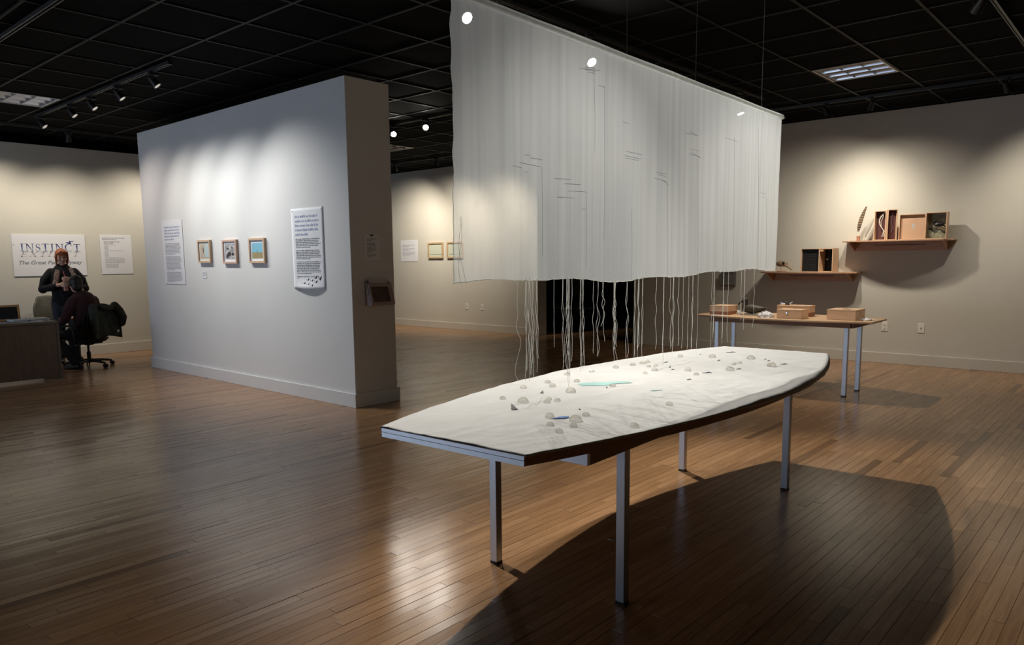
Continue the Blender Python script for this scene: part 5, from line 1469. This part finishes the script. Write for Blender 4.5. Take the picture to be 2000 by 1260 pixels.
# --- seated figure, back to the room
mb_ = MB()
chain(mb_, [(0, 0.05, 0.50), (0, 0.07, 0.64), (0, 0.05, 0.80), (0, 0.0, 0.95), (0, -0.02, 1.03)], [0.165, 0.150, 0.165, 0.180, 0.11], flat=(1.0, 0.68))
chain(mb_, [(0, -0.02, 1.03), (0, -0.05, 1.13)], [0.058, 0.054])
MT = head_geo(mb_, (0.035, -0.075, 1.205), 0.05, -0.38)
legs = {1: [(0.10, 0.0, 0.50), (0.24, -0.26, 0.47), (0.25, 0.05, 0.10)], -1: [(-0.10, 0.0, 0.50), (-0.12, -0.40, 0.49), (-0.06, -0.26, 0.10)]}
feet = {1: [(0.25, 0.10, 0.055), (0.262, 0.0, 0.045), (0.275, -0.09, 0.035)], -1: [(-0.06, -0.22, 0.055), (-0.06, -0.31, 0.045), (-0.06, -0.40, 0.035)]}
armp = {1: [(0.19, 0.0, 0.965), (0.27, -0.06, 0.72), (0.13, -0.30, 0.70)], -1: [(-0.19, 0.0, 0.965), (-0.27, -0.06, 0.72), (-0.12, -0.30, 0.70)]}
for s in (-1, 1):
    chain(mb_, legs[s], [0.088, 0.060, 0.040]); chain(mb_, feet[s], [0.042, 0.040, 0.028])
    chain(mb_, armp[s], [0.056, 0.046, 0.030])
    w = Vector(armp[s][2]); chain(mb_, [w, w+Vector((-s*0.045, -0.05, 0))], [0.028, 0.026])
    for k, ln in enumerate((0.8, 1.0, 0.95, 0.75)):
        b0 = w+Vector((-s*0.055, -0.06, 0.012-0.0))+Vector((s*0.016*(k-1.5), -0.012*(k-1.5)*s*0, 0))
        chain(mb_, [b0, b0+Vector((-s*0.02, -0.032*ln, 0.006)), b0+Vector((-s*0.028, -0.058*ln, -0.006)), b0+Vector((-s*0.030, -0.070*ln, -0.020))], [0.0092, 0.0088, 0.008, 0.007], n=10)
    chain(mb_, [w+Vector((-s*0.01, -0.03, 0.02)), w+Vector((-s*0.045, -0.045, 0.032)), w+Vector((-s*0.065, -0.06, 0.026))], [0.011, 0.010, 0.008], n=10)
mn = remesh_obj('person', mb_, 0.0055, M['skin'], smooth_it=3)
MLOC = (CHP[0]-0.02, CHP[1]-0.0, -0.012)
mn.location = MLOC; mn.rotation_euler = (0, 0, CHR)
tag(mn, 'dark-haired person in a maroon sweater seated with back to the room', 'person')
sw = MB()
chain(sw, [(0, 0.05, 0.52), (0, 0.07, 0.64), (0, 0.05, 0.80), (0, 0.0, 0.94), (0, -0.015, 1.02)], [0.192, 0.184, 0.192, 0.200, 0.120], flat=(1.0, 0.74))
for s in (-1, 1):
    a, b, c = [Vector(p) for p in armp[s]]
    chain(sw, [a+Vector((-s*0.015, 0, 0)), a.lerp(b, 0.5)+Vector((s*0.01, 0.01, 0)), b, b.lerp(c, 0.5), c], [0.076, 0.070, 0.062, 0.052, 0.040])
sw.tube([(0, -0.022, 1.03), (0, -0.035, 1.075)], [0.070, 0.062], 14)
remesh_obj('sweater', sw, 0.009, M['maroon_knit'], mn, 5)
tr2 = MB()
for s in (-1, 1):
    a, b, c = [Vector(p) for p in legs[s]]
    chain(tr2, [a, b, b.lerp(c, 0.5), c], [0.110, 0.080, 0.068, 0.060])
chain(tr2, [(0, 0.05, 0.49), (0, 0.06, 0.58)], [0.185, 0.178], flat=(1, 0.72))
remesh_obj('trousers', tr2, 0.010, M['knit_black'], mn, 5)
for s in (-1, 1):
    f = [Vector(p) for p in feet[s]]
    sh_ = MB(); chain(sh_, [f[0]+Vector((0, 0.01, 0.004)), f[1]+Vector((0, 0, 0.006)), f[2]], [0.050, 0.047, 0.036])
    d_ = f[2]-f[0]; sh_.tube([Vector((f[0].x, f[0].y+0.035, 0.026)), Vector((f[2].x, f[2].y-0.03, 0.024))], [0.042, 0.040], 12, flat=(0.35, 1.0))
    remesh_obj('shoe', sh_, 0.008, M['shoe'], mn, 3)
hr = MB(); T = MT
hr.ell((0, 0.016, 0.040), (0.090, 0.100, 0.100), 20, 12, M=T); hr.ell((0, 0.055, -0.03), (0.075, 0.055, 0.075), 16, 10, M=T)
for s in (-1, 1): hr.ell((s*0.072, 0.01, 0.02), (0.022, 0.05, 0.05), 12, 8, M=T)
remesh_obj('hair', hr, 0.007, M['dark_hair'], mn, 3)
for s in (-1, 1):
    MB().ell((s*0.031, -0.0885, 0.006), (0.0125, 0.006, 0.0055), 10, 8, M=T).build('eye', M['eye'], mn, smooth=True)

# jacket slung over the chair back
M['olive'] = mat('olive_jacket', (0.022, 0.026, 0.018), 0.75, var=0.35, vscale=18, bump=0.3, bscale=25)
jk = thing('jacket', (CHP[0]+0.01, CHP[1]-0.02, 0), 'dark green jacket slung over the back of the black swivel chair', 'jacket', CHR)
jm = MB()
def drape(u, v):
    x = (u-0.5)*0.45
    side = v*2-1     # front (-1) .. back (+1)
    top = 0.925-0.05*abs(u-0.5)*2
    y = 0.295+0.040*math.sin(side*PI/2)*1.0
    ln = (0.30 if side < 0 else 0.46)
    z = top-ln*abs(side)**1.25
    f = 0.016*math.sin(u*19+side*3)+0.010*noise.noise(Vector((u*6, side*3, 2)))
    return (x*(1+0.08*abs(side)), y+(f+0.03*abs(side) if side > 0 else -f*0.3-0.012), z)
jm.grid(drape, 34, 30)
jm.build('body', M['olive'], jk, smooth=True, ang=80, solid=0.014)
slv = MB()
chain(slv, [(-0.18, 0.33, 0.88), (-0.225, 0.36, 0.80), (-0.26, 0.38, 0.71), (-0.245, 0.37, 0.63)], [0.060, 0.066, 0.062, 0.058])
remesh_obj('sleeve', slv, 0.010, M['olive'], jk, 3)
slv = MB()
chain(slv, [(0.20, 0.33, 0.88), (0.235, 0.37, 0.78), (0.24, 0.38, 0.66), (0.23, 0.375, 0.56)], [0.055, 0.058, 0.054, 0.050])
remesh_obj('sleeve', slv, 0.010, M['olive'], jk, 3)
cl = MB(); cl.tube([(-0.13, 0.36, 0.905), (-0.06, 0.385, 0.86), (0.05, 0.385, 0.86), (0.13, 0.36, 0.905)], [0.03, 0.04, 0.04, 0.03], 10)
remesh_obj('hood', cl, 0.010, M['olive'], jk, 3)
MB().box(-0.185, -0.150, 0.376, 0.380, 0.50, 0.535).build('label_tag', M['paper'], jk)

# ------------------------------------------------------------------ dim room beyond the opening
dp = MB().box(14.17, 14.199, 10.25, 10.62, 0.62, 1.25).build('notice_board', mat('dim_panel', (0.40, 0.40, 0.33), 0.8), bevel=0.003)
tag(dp, 'dim olive notice board on the far wall of the dark room beyond', 'board')
dt = thing('low_bench', (13.0, 9.65, 0), 'low bench with a pale top edge in the dark room beyond', 'bench')
MB().box(-0.22, 0.22, -0.35, 0.35, 0.42, 0.45).build('bench_top', mat('bench_top', (0.45, 0.43, 0.40), 0.5), dt, bevel=0.003)
for x in (-0.18, 0.18):
    for y in (-0.30, 0.30): MB().box(x-0.02, x+0.02, y-0.02, y+0.02, 0, 0.42).build('leg', M['black'], dt)
